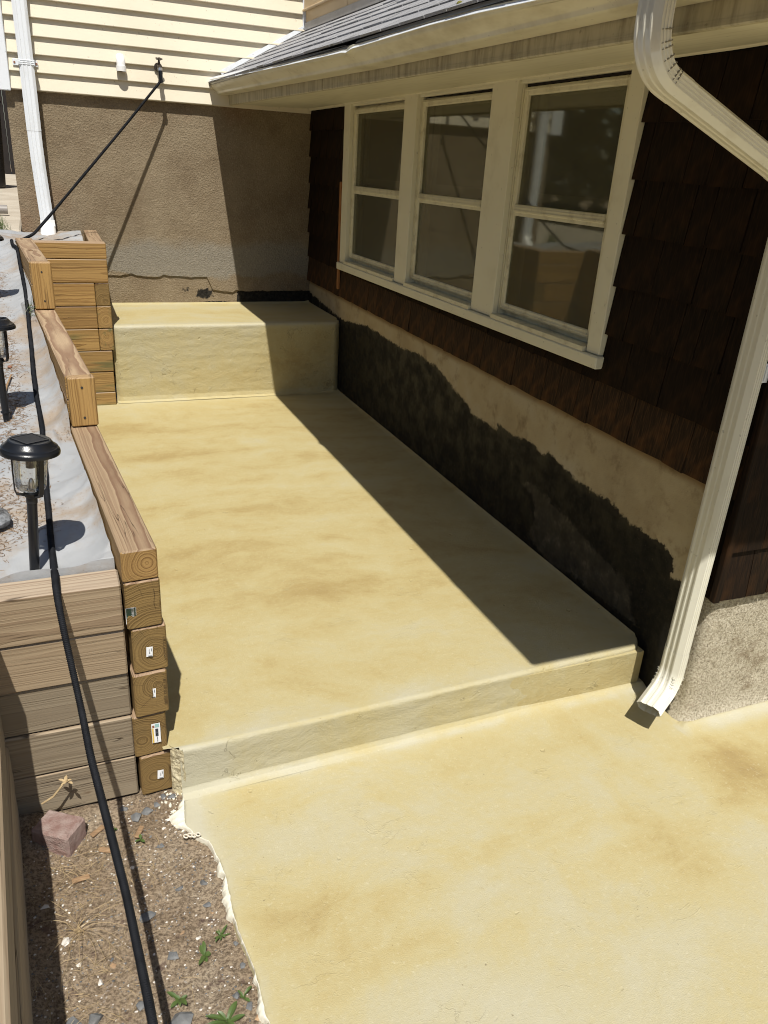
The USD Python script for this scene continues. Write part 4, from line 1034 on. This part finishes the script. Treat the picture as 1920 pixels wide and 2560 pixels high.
hd.append(trimesh.creation.cylinder(.010, .007)); hh = join(*hd); hh.apply_transform(trimesh.transformations.rotation_matrix(.35, [1, 0, 0])); hh.apply_translation([tx, YB - .101, 2.052]); put(bib, 'handle', hh, BRONZE, smooth=40)
# white downspout of the sided house
dsw = part_xf(back, 'downspout')
pfw = ribbed(.029, .040, .002, 5, 3)
def segw(name, path, prof, mat=WHITE): return put(dsw, name, sweep(path, prof, (0, 1, 0.0001)), mat, smooth=28)
segw('upper_pipe', [(-1.862, YB - .085, 3.9), (-1.8475, YB - .085, 1.95), (-1.846, YB - .085, 1.585)], pfw * 1.0)
lowp = [(-1.846, YB - .085, 1.60), (-1.845, YB - .086, 1.5), (-1.836, YB - .088, 1.25), (-1.826, YB - .090, 1.03)]
segw('lower_pipe', spline(lowp, 14), pfw * .965)
ad = []
ad.append(sweep([(-1.826, YB - .090, 1.062), (-1.825, YB - .091, 1.022)], [(-.033, -.044), (-.033, .044), (.033, .044), (.033, -.044)], (0, 1, 0)))
cone = tube([(-1.825, YB - .091, 1.020), (-1.826, YB - .10, 1.005), (-1.829, YB - .125, .97), (-1.83, YB - .15, .94)], [.047, .047, .049, .05], 20); ad.append(cone)
put(dsw, 'adapter', join(*ad), PVC, smooth=40)
st_ = [box(-1.895, -1.800, YB - .1175, YB - .1150, z, z + .006, .001) for z in (1.948, 1.958, 1.968)] + [box(-1.894, -1.8905, YB - .117, YB - .03, 1.945, 1.977), box(-1.8045, -1.801, YB - .117, YB - .03, 1.945, 1.977), box(-1.925, -1.8905, YB - .052, YB - .048, 1.943, 1.978, .002), box(-1.8045, -1.782, YB - .052, YB - .048, 1.943, 1.978, .002)]
put(dsw, 'strap', join(*st_), WHITE)
put(dsw, 'rusty_screw', join(*[trimesh.creation.cylinder(.006, .004, sections=10, transform=trimesh.transformations.translation_matrix([x, YB - .053, 1.96]) @ trimesh.transformations.rotation_matrix(np.pi / 2, [1, 0, 0])) for x in (-1.914, -1.790)]), REDP)

# ------------------------------------------------------------------ side yard glimpsed past the corner
put('/World', 'side_pavement', join(box(-3.6, -1.995, 6.03, 16.0, .80, .985, .012)), CONC, kind='structure')
bn = thing('wheelie_bin', 'black plastic bin standing on the pavement past the stucco corner', 'bin', (-2.42, 10.9, .986))
bo = lathe([(.0, 0), (.21, 0), (.23, .02), (.27, .85), (.28, .86), (.28, .89), (0, .9)], 28); put(bn, 'body', bo, BLACKM, smooth=35)
ld = lathe([(0, .95), (.2, .94), (.29, .91), (.29, .895)], 28); put(bn, 'lid', ld, BLACKM, smooth=35)
put('/World', 'pipe_stub', tube([(-2.5, 7.10, 1.03), (-2.30, 7.10, 1.03), (-2.092, 7.10, 1.03)], .032, 16), GREYP, smooth=40, label='short grey plastic pipe lying on the pale pavement', cat='pipe')
fe = thing('board_fence', 'dark board fence behind the bin', 'fence')
for k in range(14): put(fe, 'board', box(-4.0 + k * .15, -3.855 + k * .15, 15.0 + (k % 2) * .01, 15.03 + (k % 2) * .01, .98, 3.2, .003), DARKW)
grs = sticks(160, lambda r: (-2.13 + r.gauss(0, .03), 5.97 + r.gauss(0, .025)), .05, .13, .0012, 77, lambda x, y: .97, 3.0)
put('/World', 'grass_tuft', grs, LEAF, label='thin grass tuft at the foot of the pale pavement', cat='grass')
grs2 = sticks(14, lambda r: (-1.955 + r.gauss(0, .012), 4.05 + r.gauss(0, .03)), .04, .09, .0010, 78, lambda x, y: .80, 2.5)
put('/World', 'grass_tuft', grs2, LEAF, label='few grass blades beside the timber step in the raised bed', cat='grass')

# ------------------------------------------------------------------ garden hose
hp = [(-1.058, 5.893, 1.945), (-1.058, 5.878, 1.925), (-1.10, 5.86, 1.88), (-1.30, 5.775, 1.66), (-1.55, 5.665, 1.393), (-1.80, 5.555, 1.128), (-1.915, 5.49, 1.012), (-1.985, 5.40, .985), (-2.035, 5.25, .975), (-2.030, 5.08, .962), (-2.005, 4.96, .945), (-1.986, 4.563, .889), (-1.974, 4.244, .843), (-1.970, 4.07, .817), (-1.966, 3.807, .779),
      (-1.962, 3.571, .745), (-1.960, 3.319, .708), (-1.954, 3.086, .675), (-1.947, 2.95, .655), (-1.942, 2.812, .635), (-1.943, 2.423, .579), (-1.940, 2.258, .555), (-1.939, 2.111, .538), (-1.937, 1.988, .540), (-1.934, 1.90, .553), (-1.933, 1.83, .553), (-1.930, 1.775, .528), (-1.924, 1.735, .470), (-1.915, 1.69, .395), (-1.906, 1.63, .33),
      (-1.897, 1.53, .272), (-1.883, 1.43, .226), (-1.870, 1.335, .187), (-1.857, 1.23, .150), (-1.849, 1.12, .127), (-1.842, 1.02, .112), (-1.835, .85, .10), (-1.85, .55, .09)]
hp = A(hp); hl = np.concatenate([[0], np.cumsum(np.linalg.norm(np.diff(hp, axis=0), axis=1))]); hu = np.linspace(0, hl[-1], 6000)
path = np.stack([np.interp(hu, hl, hp[:, k]) for k in range(3)], -1)
pad = 45; kern = np.hanning(2 * pad + 1); kern /= kern.sum()
path = np.stack([np.convolve(np.concatenate([np.full(pad, c_[0]), c_, np.full(pad, c_[-1])]), kern, 'valid') for c_ in path.T], -1)
sl = np.concatenate([[0], np.cumsum(np.linalg.norm(np.diff(path, axis=0), axis=1))])
nst = int(sl[-1] / .0013); s_u = np.linspace(0, sl[-1], nst); path = np.stack([np.interp(s_u, sl, path[:, k]) for k in range(3)], -1)
# let it rest on the cloth where it lies
inb = (path[:, 1] > 1.96) & (path[:, 1] < 5.3) & (path[:, 2] < 1.0)
radh = .0084 + .0009 * np.sin(s_u / .0045 * math.tau) + .0014 * (meshkit.noise(np.stack([s_u * 6, s_u * 0, s_u * 0], -1)) - .5)
lift = np.where(inb, np.maximum(0, cloth_full(path[:, 0], path[:, 1]) + .009 - path[:, 2]), 0)
k_ = np.ones(61) / 61; lift = np.convolve(lift, k_, 'same'); path[:, 2] += lift
hose = thing('garden_hose', 'black ribbed garden hose running from the tap over the timber wall to the dirt', 'hose')
put(hose, 'hose_tube', tube(path, radh, 10), HOSEM, smooth=True)
put(hose, 'connector', tube([(-1.059, YB - .122, 1.984), (-1.058, YB - .124, 1.965), (-1.057, YB - .126, 1.93), (-1.052, YB - .124, 1.918)], [.0145, .0135, .0128, .0138], 16), BLACK, smooth=40)
put(hose, 'coupling', tube([(-1.060, YB - .119, 1.998), (-1.059, YB - .122, 1.982)], [.0155, .0155], 16), SILVER, smooth=40)

# ------------------------------------------------------------------ solar stake lights
def solar_light(loc, lean, label, h=.36):
    t = thing('solar_light', label, 'garden light', None, 'solar lights staked in the grey cloth')
    x = UsdGeom.Xform(stage.GetPrimAtPath(t)); x.AddTranslateOp().Set(Gf.Vec3d(*map(float, loc))); x.AddRotateXYZOp().Set(Gf.Vec3f(*map(float, lean)))
    capm = lathe([(0, h + .022), (.046, h + .022), (.049, h + .0205), (.0505, h + .018), (.057, h + .010), (.0615, h + .006), (.0645, h + .005), (.066, h + .0015), (.0685, h - .001), (.0700, h - .006), (.0695, h - .011), (.066, h - .0125), (.060, h - .010), (0, h - .010)], 56)
    put(t, 'cap', capm, BLACK, smooth=25)
    panel = box(-.029, .029, -.029, .029, h + .0215, h + .0235, .0008); panel.apply_transform(trimesh.transformations.rotation_matrix(math.radians(28), [0, 0, 1]))
    pn = put(t, 'solar_panel', panel, BLACKM)
    fr = join(*[box(-.031, .031, s * .030 - .0015, s * .030 + .0015, h + .0215, h + .0245) for s in (-1, 1)], *[box(s * .030 - .0015, s * .030 + .0015, -.0285, .0285, h + .0215, h + .0245) for s in (-1, 1)])
    fr.apply_transform(trimesh.transformations.rotation_matrix(math.radians(28), [0, 0, 1])); put(t, 'panel_rim', fr, BLACK)
    gb = h - .108
    a = np.linspace(0, math.tau, 49); zs = np.linspace(h - .012, gb + .012, 16); prof = [(.0395 - .0045 * (h - .012 - z) / .09, z) for z in zs] + [(.032, gb + .004), (.026, gb), (0, gb)]
    P = A([[(r * (1 + .022 * math.cos(12 * aa_)) * math.cos(aa_), r * (1 + .022 * math.cos(12 * aa_)) * math.sin(aa_), z) for r, z in prof] for aa_ in a]); gm_ = sheet(P, True); gm_.merge_vertices()
    put(t, 'glass_jar', gm_, LGLASS, smooth=True)
    put(t, 'lamp_core', join(lathe([(0, h - .012), (.012, h - .012), (.011, h - .05), (.005, h - .052), (0, h - .052)], 16)), BLACKM, smooth=30)
    led = lathe([(0, gb + .030), (.004, gb + .028), (.0075, gb + .018), (.008, gb + .003), (0, gb + .003)], 16); put(t, 'led_lens', led, SILVER, smooth=30)
    for k, ang in enumerate((-64, 56, 176)):
        aa_ = math.radians(ang); c_, s_ = math.cos(aa_), math.sin(aa_)
        arm = sweep([(c_ * .042, s_ * .042, h - .012), (c_ * .0405, s_ * .0405, h - .06), (c_ * .038, s_ * .038, gb + .002), (c_ * .034, s_ * .034, gb - .010), (c_ * .012, s_ * .012, gb - .014)], [(-.006, -.0018), (-.006, .0018), (.006, .0018), (.006, -.0018)], (-s_, c_, .001))
        put(t, 'arm', arm, BLACKM, smooth=30)
    put(t, 'collar', lathe([(0, gb - .001), (.016, gb - .002), (.019, gb - .008), (.018, gb - .016), (.0135, gb - .020), (.0135, gb - .035), (0, gb - .035)], 20), BLACKM, smooth=30)
    put(t, 'stake', lathe([(.0125, gb - .03), (.0125, .03), (.0165, .029), (.0165, .024), (.0120, .022), (.008, -.06), (0, -.07)], 18), BLACK, smooth=30)
    return t
solar_light((-1.985, 1.985, .497), (0, 4.6, 10), 'black solar stake light nearest the front timber wall, cap shading a ribbed glass jar', .365)
solar_light((-2.056, 2.951, .640), (-3, 1.5, 30), 'black solar stake light second from the front, cut by the left picture edge', .325)
solar_light((-2.105, 4.20, .79), (0, 0, 0), 'black solar stake light farthest back at the picture edge, only its cap rim showing', .33)

# ------------------------------------------------------------------ stones, brick, weeds and bits
def rock(rx, ry, rz_, seed, n=26):
    r = np.random.RandomState(seed); p = r.normal(size=(n, 3)); p /= np.linalg.norm(p, axis=1, keepdims=True); p *= r.uniform(.8, 1.0, (n, 1)); p *= A([rx, ry, rz_])
    return trimesh.convex.convex_hull(p)
put('/World', 'rock', rock(.045, .055, .032, 4, 60), STONEB, loc=(-2.078, 2.235, cz_at(-2.078, 2.235) + .022), label='black speckled rock on the grey cloth at the left picture edge', cat='rock')
put('/World', 'wood_chip', rock(.010, .014, .006, 8), REDP, loc=(-2.045, 3.40, cz_at(-2.045, 3.4) + .006), label='dark chip lying on the cloth left of the hose', cat='wood chip')
tw = thing('twig', 'small forked twig on the cloth beside the second solar light', 'twig')
put(tw, 'stem', tube([(-2.075, 3.12, cz_at(-2.075, 3.12) + .008), (-2.06, 3.17, cz_at(-2.06, 3.17) + .012), (-2.055, 3.22, cz_at(-2.055, 3.22) + .008), (-2.038, 3.28, cz_at(-2.038, 3.28) + .014)], [.004, .0045, .004, .003], 7), BARKM)
# brick standing in the corner
bt = A([(-2.067, 1.787), (-1.993, 1.793), (-1.935, 1.717), (-1.984, 1.680)])
ctr = bt.mean(0); u = (bt[3] + bt[2] - bt[0] - bt[1]) / 2; u /= np.linalg.norm(u)
bm = box(-.056, .056, -.042, .042, -.036, .036, .006); bm = bm.subdivide().subdivide().subdivide(); v = bm.vertices; bm.vertices = v + (meshkit.fbm(v * 60, 3)[:, None] - .5) * .004 * np.sign(v)
ang = math.atan2(-.062, .085)
bm.apply_transform(trimesh.transformations.rotation_matrix(ang, [0, 0, 1])); bm.apply_transform(trimesh.transformations.rotation_matrix(-.05, [1, 0, 0]))
put('/World', 'brick', bm, BRICKM, loc=(-2.000, 1.752, -.147), label='dusty red concrete brick in the corner under the timber wall', cat='brick')
dl = thing('dried_leaf', 'curled dry yellow leaf stem resting behind the red brick', 'leaf', (-2.005, 1.803, -.075))
put(dl, 'stem', tube([(-.03, -.005, 0), (0, 0, .012), (.03, .005, .045), (.04, .004, .058)], [.0025, .003, .0025, .002], 6), STRAW)
def leaf(L, w, bend, seed=0, fold=.25):
    """Pointed leaf from the origin along +x, arching up then over."""
    n = 8; t = np.linspace(0, 1, n); c = np.stack([L * t * np.cos(bend * t * .5), 0 * t, L * (.55 * t - bend * .45 * t * t)], -1); wd = w * np.sin(np.pi * np.clip(t * .93 + .05, 0, 1)) ** .8
    P = np.stack([c + np.stack([0 * t, -wd, wd * fold], -1), c, c + np.stack([0 * t, wd, wd * fold], -1)], 1)
    a = sheet(P); b = a.copy(); b.vertices[:, 2] -= .0004; b.invert(); return join(a, b)
for k in range(5):
    l = leaf(.022, .004, .6); l.apply_transform(trimesh.transformations.rotation_matrix(k * 1.3, [0, 0, 1])); l.apply_translation([.03 + .003 * k, .004, .048]); put(dl, 'leaf', l, STRAW)
def weed(x, y, n, L, w, seed, label, rise=1.0):
    r = random.Random(seed); t = thing('weed', label, 'weed', (x, y, dirt_z(x, y)), 'weeds in the dirt strip')
    put(t, 'stem', tube([(0, 0, -.01), (.001, 0, .008), (.002, .001, .016)], [.002, .0018, .001], 6), LEAF)
    for k in range(n):
        l = leaf(L * .85 * r.uniform(.4, 1.15), w * .78 * r.uniform(.7, 1.1), r.uniform(.3, 1.1)); l.vertices[:, 2] *= rise * r.uniform(.5, 1.2)
        l.apply_transform(trimesh.transformations.rotation_matrix(k * math.tau / n + r.uniform(-1.1, 1.1), [0, 0, 1])); l.apply_translation([0, 0, r.uniform(.002, .014)])
        put(t, 'leaf', l, LEAF)
weed(-1.700, 1.283, 6, .036, .0085, 1, 'broad-leaved green weed in the dirt below the thin-leaved one')
weed(-1.655, 1.325, 11, .030, .0035, 2, 'feathery thin-leaved weed nearest the landing edge')
weed(-1.772, 1.195, 6, .040, .0065, 3, 'narrow-leaved green weed beside the flat grey stone', 1.5)
weed(-1.685, 1.110, 8, .055, .0085, 4, 'largest green weed near the bottom of the dirt strip', 1.4)
weed(-1.638, 1.150, 4, .036, .0045, 5, 'sprawling green weed right of the largest weed')
weed(-1.799, 1.672, 3, .022, .005, 6, 'tiny green seedling beside the hose shadow')
weed(-1.862, 1.735, 3, .016, .006, 7, 'tiny seedling against the hose below the timber wall')
PB = [(-1.666, 1.487, .015, 'grey'), (-1.668, 1.421, .013, 'grey'), (-1.725, 1.495, .012, 'grey'), (-1.767, 1.31, .017, 'grey'), (-1.814, 1.44, .022, 'grey'), (-1.623, 1.232, .010, 'grey'), (-1.854, 1.215, .019, 'grey'), (-1.776, 1.150, .028, 'grey'),
      (-1.628, 1.129, .012, 'grey'), (-1.653, 1.162, .014, 'grey'), (-1.952, 1.216, .024, 'grey'), (-1.995, 1.215, .022, 'grey'), (-1.769, 1.778, .024, 'grey'), (-1.801, 1.764, .022, 'grey'), (-1.72, 1.812, .014, 'grey'), (-1.697, 1.806, .016, 'grey'),
      (-1.69, 1.742, .017, 'grey'), (-1.752, 1.64, .012, 'grey'), (-1.624, 1.293, .011, 'grey'), (-1.74, 1.79, .013, 'grey'), (-1.83, 1.80, .015, 'grey'), (-1.60, 1.09, .014, 'grey'), (-1.84, 1.30, .014, 'grey'), (-1.90, 1.14, .016, 'grey'), (-1.66, 1.80, .010, 'grey'),
      (-2.042, 1.533, .013, 'white'), (-1.997, 1.43, .014, 'white'), (-1.705, 1.34, .008, 'white'), (-1.93, 1.30, .009, 'white'), (-1.75, 1.86, .010, 'white'), (-1.83, 1.60, .008, 'white'), (-1.97, 1.36, .008, 'white'), (-1.72, 1.73, .008, 'white'), (-1.735, 1.70, .007, 'white'),
      (-1.62, 1.10, .010, 'tan'), (-1.74, 1.36, .009, 'tan'), (-1.90, 1.33, .009, 'tan'), (-1.85, 1.38, .008, 'tan'), (-1.66, 1.40, .008, 'tan'), (-1.94, 1.17, .010, 'tan'), (-1.80, 1.08, .010, 'tan')]
PL = {3: 'grey slate stone just left of the broad-leaved weed', 4: 'grey stone lying in the narrow hose shadow halfway down the dirt strip', 7: 'largest flat grey stone, at the bottom edge right of the hose', 0: 'dark grey squarish stone nearest the middle of the landing edge',
      10: 'grey stone at the bottom edge left of the hose, right one of the pair', 11: 'grey stone at the bottom edge near the bed timbers, left one of the pair', 12: 'biggest grey stone under the timber wall right of the hose', 13: 'grey stone beside the biggest one, next to the hose shadow',
      25: 'round whitish pebble in the shade of the left bed timbers', 26: 'whitish pebble beside the dying grass tuft', 34: 'reddish tan pebble at the bottom right corner of the dirt'}
for i, (x, y, s, c) in enumerate(PB):
    lab = {'grey': ('small grey slate stone lying on the bare dirt strip', 'grey stones on the dirt'), 'white': ('small whitish pebble on the bare dirt strip', 'whitish pebbles on the dirt'), 'tan': ('small tan pebble on the bare dirt strip', 'tan pebbles on the dirt')}[c]
    put('/World', 'stone' if c == 'grey' else 'pebble', rock(s * RNG.uniform(.8, 1.25), s * RNG.uniform(.65, 1.1), s * RNG.uniform(.4, .65), 300 + i, 11), {'grey': PEB, 'white': PEBW, 'tan': PEBT}[c], loc=(x, y, dirt_z(x, y) + s * .12), label=PL.get(i, lab[0]), cat='stone' if c == 'grey' else 'pebble', group=None if i in PL else lab[1])
# fine gravel, straw and crumbs
gv = []
r = random.Random(44)
for k in range(1500):
    x, y = r.uniform(-2.07, -1.61), r.uniform(.95, 1.82); s = r.uniform(.0015, .0045); m = rock(s, s * .8, s * .6, k, 9); m.apply_translation([x, y, dirt_z(x, y) + s * .2]); gv.append((m, r.random()))
put('/World', 'gravel', join(*[m for m, q in gv if q < .55]), PEB, label='fine dark gravel crumbs scattered over the dirt strip', cat='gravel', kind='stuff')
put('/World', 'gravel', join(*[m for m, q in gv if q >= .55]), PEBW, label='fine pale gravel crumbs scattered over the dirt strip', cat='gravel', kind='stuff')
def straw_pt(r):
    c = r.choice(((-1.96, 1.45, .06), (-1.95, 1.56, .06), (-1.93, 1.66, .05), (-2.0, 1.62, .05), (-1.92, 1.30, .08), (-1.80, 1.60, .05), (-2.0, 1.25, .06), (-1.87, 1.2, .12)))
    return r.gauss(c[0], c[2]), r.gauss(c[1], c[2])
put('/World', 'dry_grass', sticks(330, straw_pt, .012, .07, .0006, 12, dirt_z, .5), STRAW, label='dry straw and dead grass strewn over the dirt strip', cat='dry grass', kind='stuff')
tuft = []
for k in range(17):
    a = r.choice((r.gauss(-.1, .25), r.gauss(-1.1, .35), r.gauss(-1.9, .3), r.gauss(2.6, .5))); L = r.uniform(.05, .16); pts = [A([-1.968, 1.452, dirt_z(-1.968, 1.452)]) + A([math.cos(a) * L * t, math.sin(a) * L * t, .045 * math.sin(math.pi * t * .95) * (L / .15) + .002]) + A([r.gauss(0, .004), r.gauss(0, .004), 0]) for t in (0, .3, .65, 1)]
    tuft.append(tube(spline(pts, 9), np.linspace(.0008, .0003, 9), 4))
put('/World', 'dead_grass_tuft', join(*tuft), STRAW, label='dying grass tuft with long strands left of the hose', cat='grass')
chp = [(-1.905, 1.745, .7), (-1.885, 1.665, -.4), (-1.955, 1.60, .2), (-1.80, 1.70, 1.1)]
for k, (x, y, a) in enumerate(chp):
    b = box(-.022, .022, -.007, .007, -.003, .003, .002); b.apply_transform(trimesh.transformations.rotation_matrix(.25, [1, .4, 0])); b.apply_transform(trimesh.transformations.rotation_matrix(a, [0, 0, 1]))
    put('/World', 'wood_chip', b, BARKM, loc=(x, y, dirt_z(x, y) + .007), label=('splintered wood chip leaning beside the red brick', 'thin wood chip on the dirt just left of the hose', 'brown wood chip in front of the red brick', 'wood chip right of the hose under the timber wall')[k], cat='wood chip')
rg = trimesh.creation.torus(.0058, .0021, 20, 8)
rp = thing('plastic_rings', 'small cloudy plastic strip of four rings beside the landing edge', 'plastic strip', (-1.685, 1.637, -.150))
for k in range(4):
    q = rg.copy(); q.apply_transform(trimesh.transformations.rotation_matrix(.25, [0, 1, .2])); q.apply_translation([.0105 * k, -.0025 * k, .003 * (k % 2)]); put(rp, 'ring', q, RINGM, smooth=True)
dc = []
for k in range(46):
    x = -1.692 + r.gauss(0, .018); y = 1.765 + r.gauss(0, .035); s = r.uniform(.002, .007); m = rock(s, s, s * .7, 700 + k, 10); m.apply_translation([x, y, max(dirt_z(x, y), -.165) + s * .3]); dc.append(m)
put('/World', 'coating_crumbs', join(*dc), DRIP, label='white crumbs of dried coating beside the block wall corner', cat='coating crumbs', kind='stuff')
# crumbly coating daubed against the timber ends at the riser
zq = np.linspace(-.172, .004, 110); uq = np.linspace(0, 1, 40); U, Zq = np.meshgrid(uq, zq, indexing='ij')
Xq = -1.692 + (.030 + .010 * meshkit.fbm(np.stack([Zq * 30, U * 0, U * 0], -1), 3)) * U
nq = meshkit.fbm(np.stack([Xq * 150, Zq * 110, U * 0], -1), 5, 2); n2q = meshkit.fbm(np.stack([Xq * 40, Zq * 40, U * 0], -1), 2, 8)
Yq = 1.834 - .030 * U - .010 * nq * np.minimum(1, 6 * np.minimum(U, 1 - U) + .1) - .016 * (n2q - .4) * (U < .97)
put(LANDING, 'coating_daub', sheet(np.stack([Xq, Yq, Zq], -1), True), DAUB)

# ------------------------------------------------------------------ hedge across the garden (seen only in the panes)
hv, hf = [], []
rh = np.random.RandomState(5)
c = np.stack([rh.uniform(-10.5, -8, 22000), rh.uniform(-6, 20, 22000), rh.uniform(-.3, 9, 22000)], -1)
keep = c[:, 2] < 5.5 + 3.5 * meshkit.fbm(np.stack([c[:, 1] * .5, c[:, 0] * .5, c[:, 0] * 0], -1), 3)
c = c[keep]; n = len(c)
d1 = rh.normal(size=(n, 3)); d1 /= np.linalg.norm(d1, axis=1, keepdims=True); d2 = np.cross(d1, rh.normal(size=(n, 3))); d2 /= np.linalg.norm(d2, axis=1, keepdims=True); s = rh.uniform(.10, .24, (n, 1))
V = np.stack([c - d1 * s, c + d2 * s * .6, c + d1 * s, c - d2 * s * .6], 1).reshape(-1, 3); i4 = np.arange(n)[:, None] * 4
F = np.vstack([i4 + A([0, 1, 2]), i4 + A([0, 2, 3])])
put('/World', 'hedge', trimesh.Trimesh(V, F, process=False), HEDGEM, label='dark leafy hedge along the far side of the garden', cat='hedge', kind='stuff')
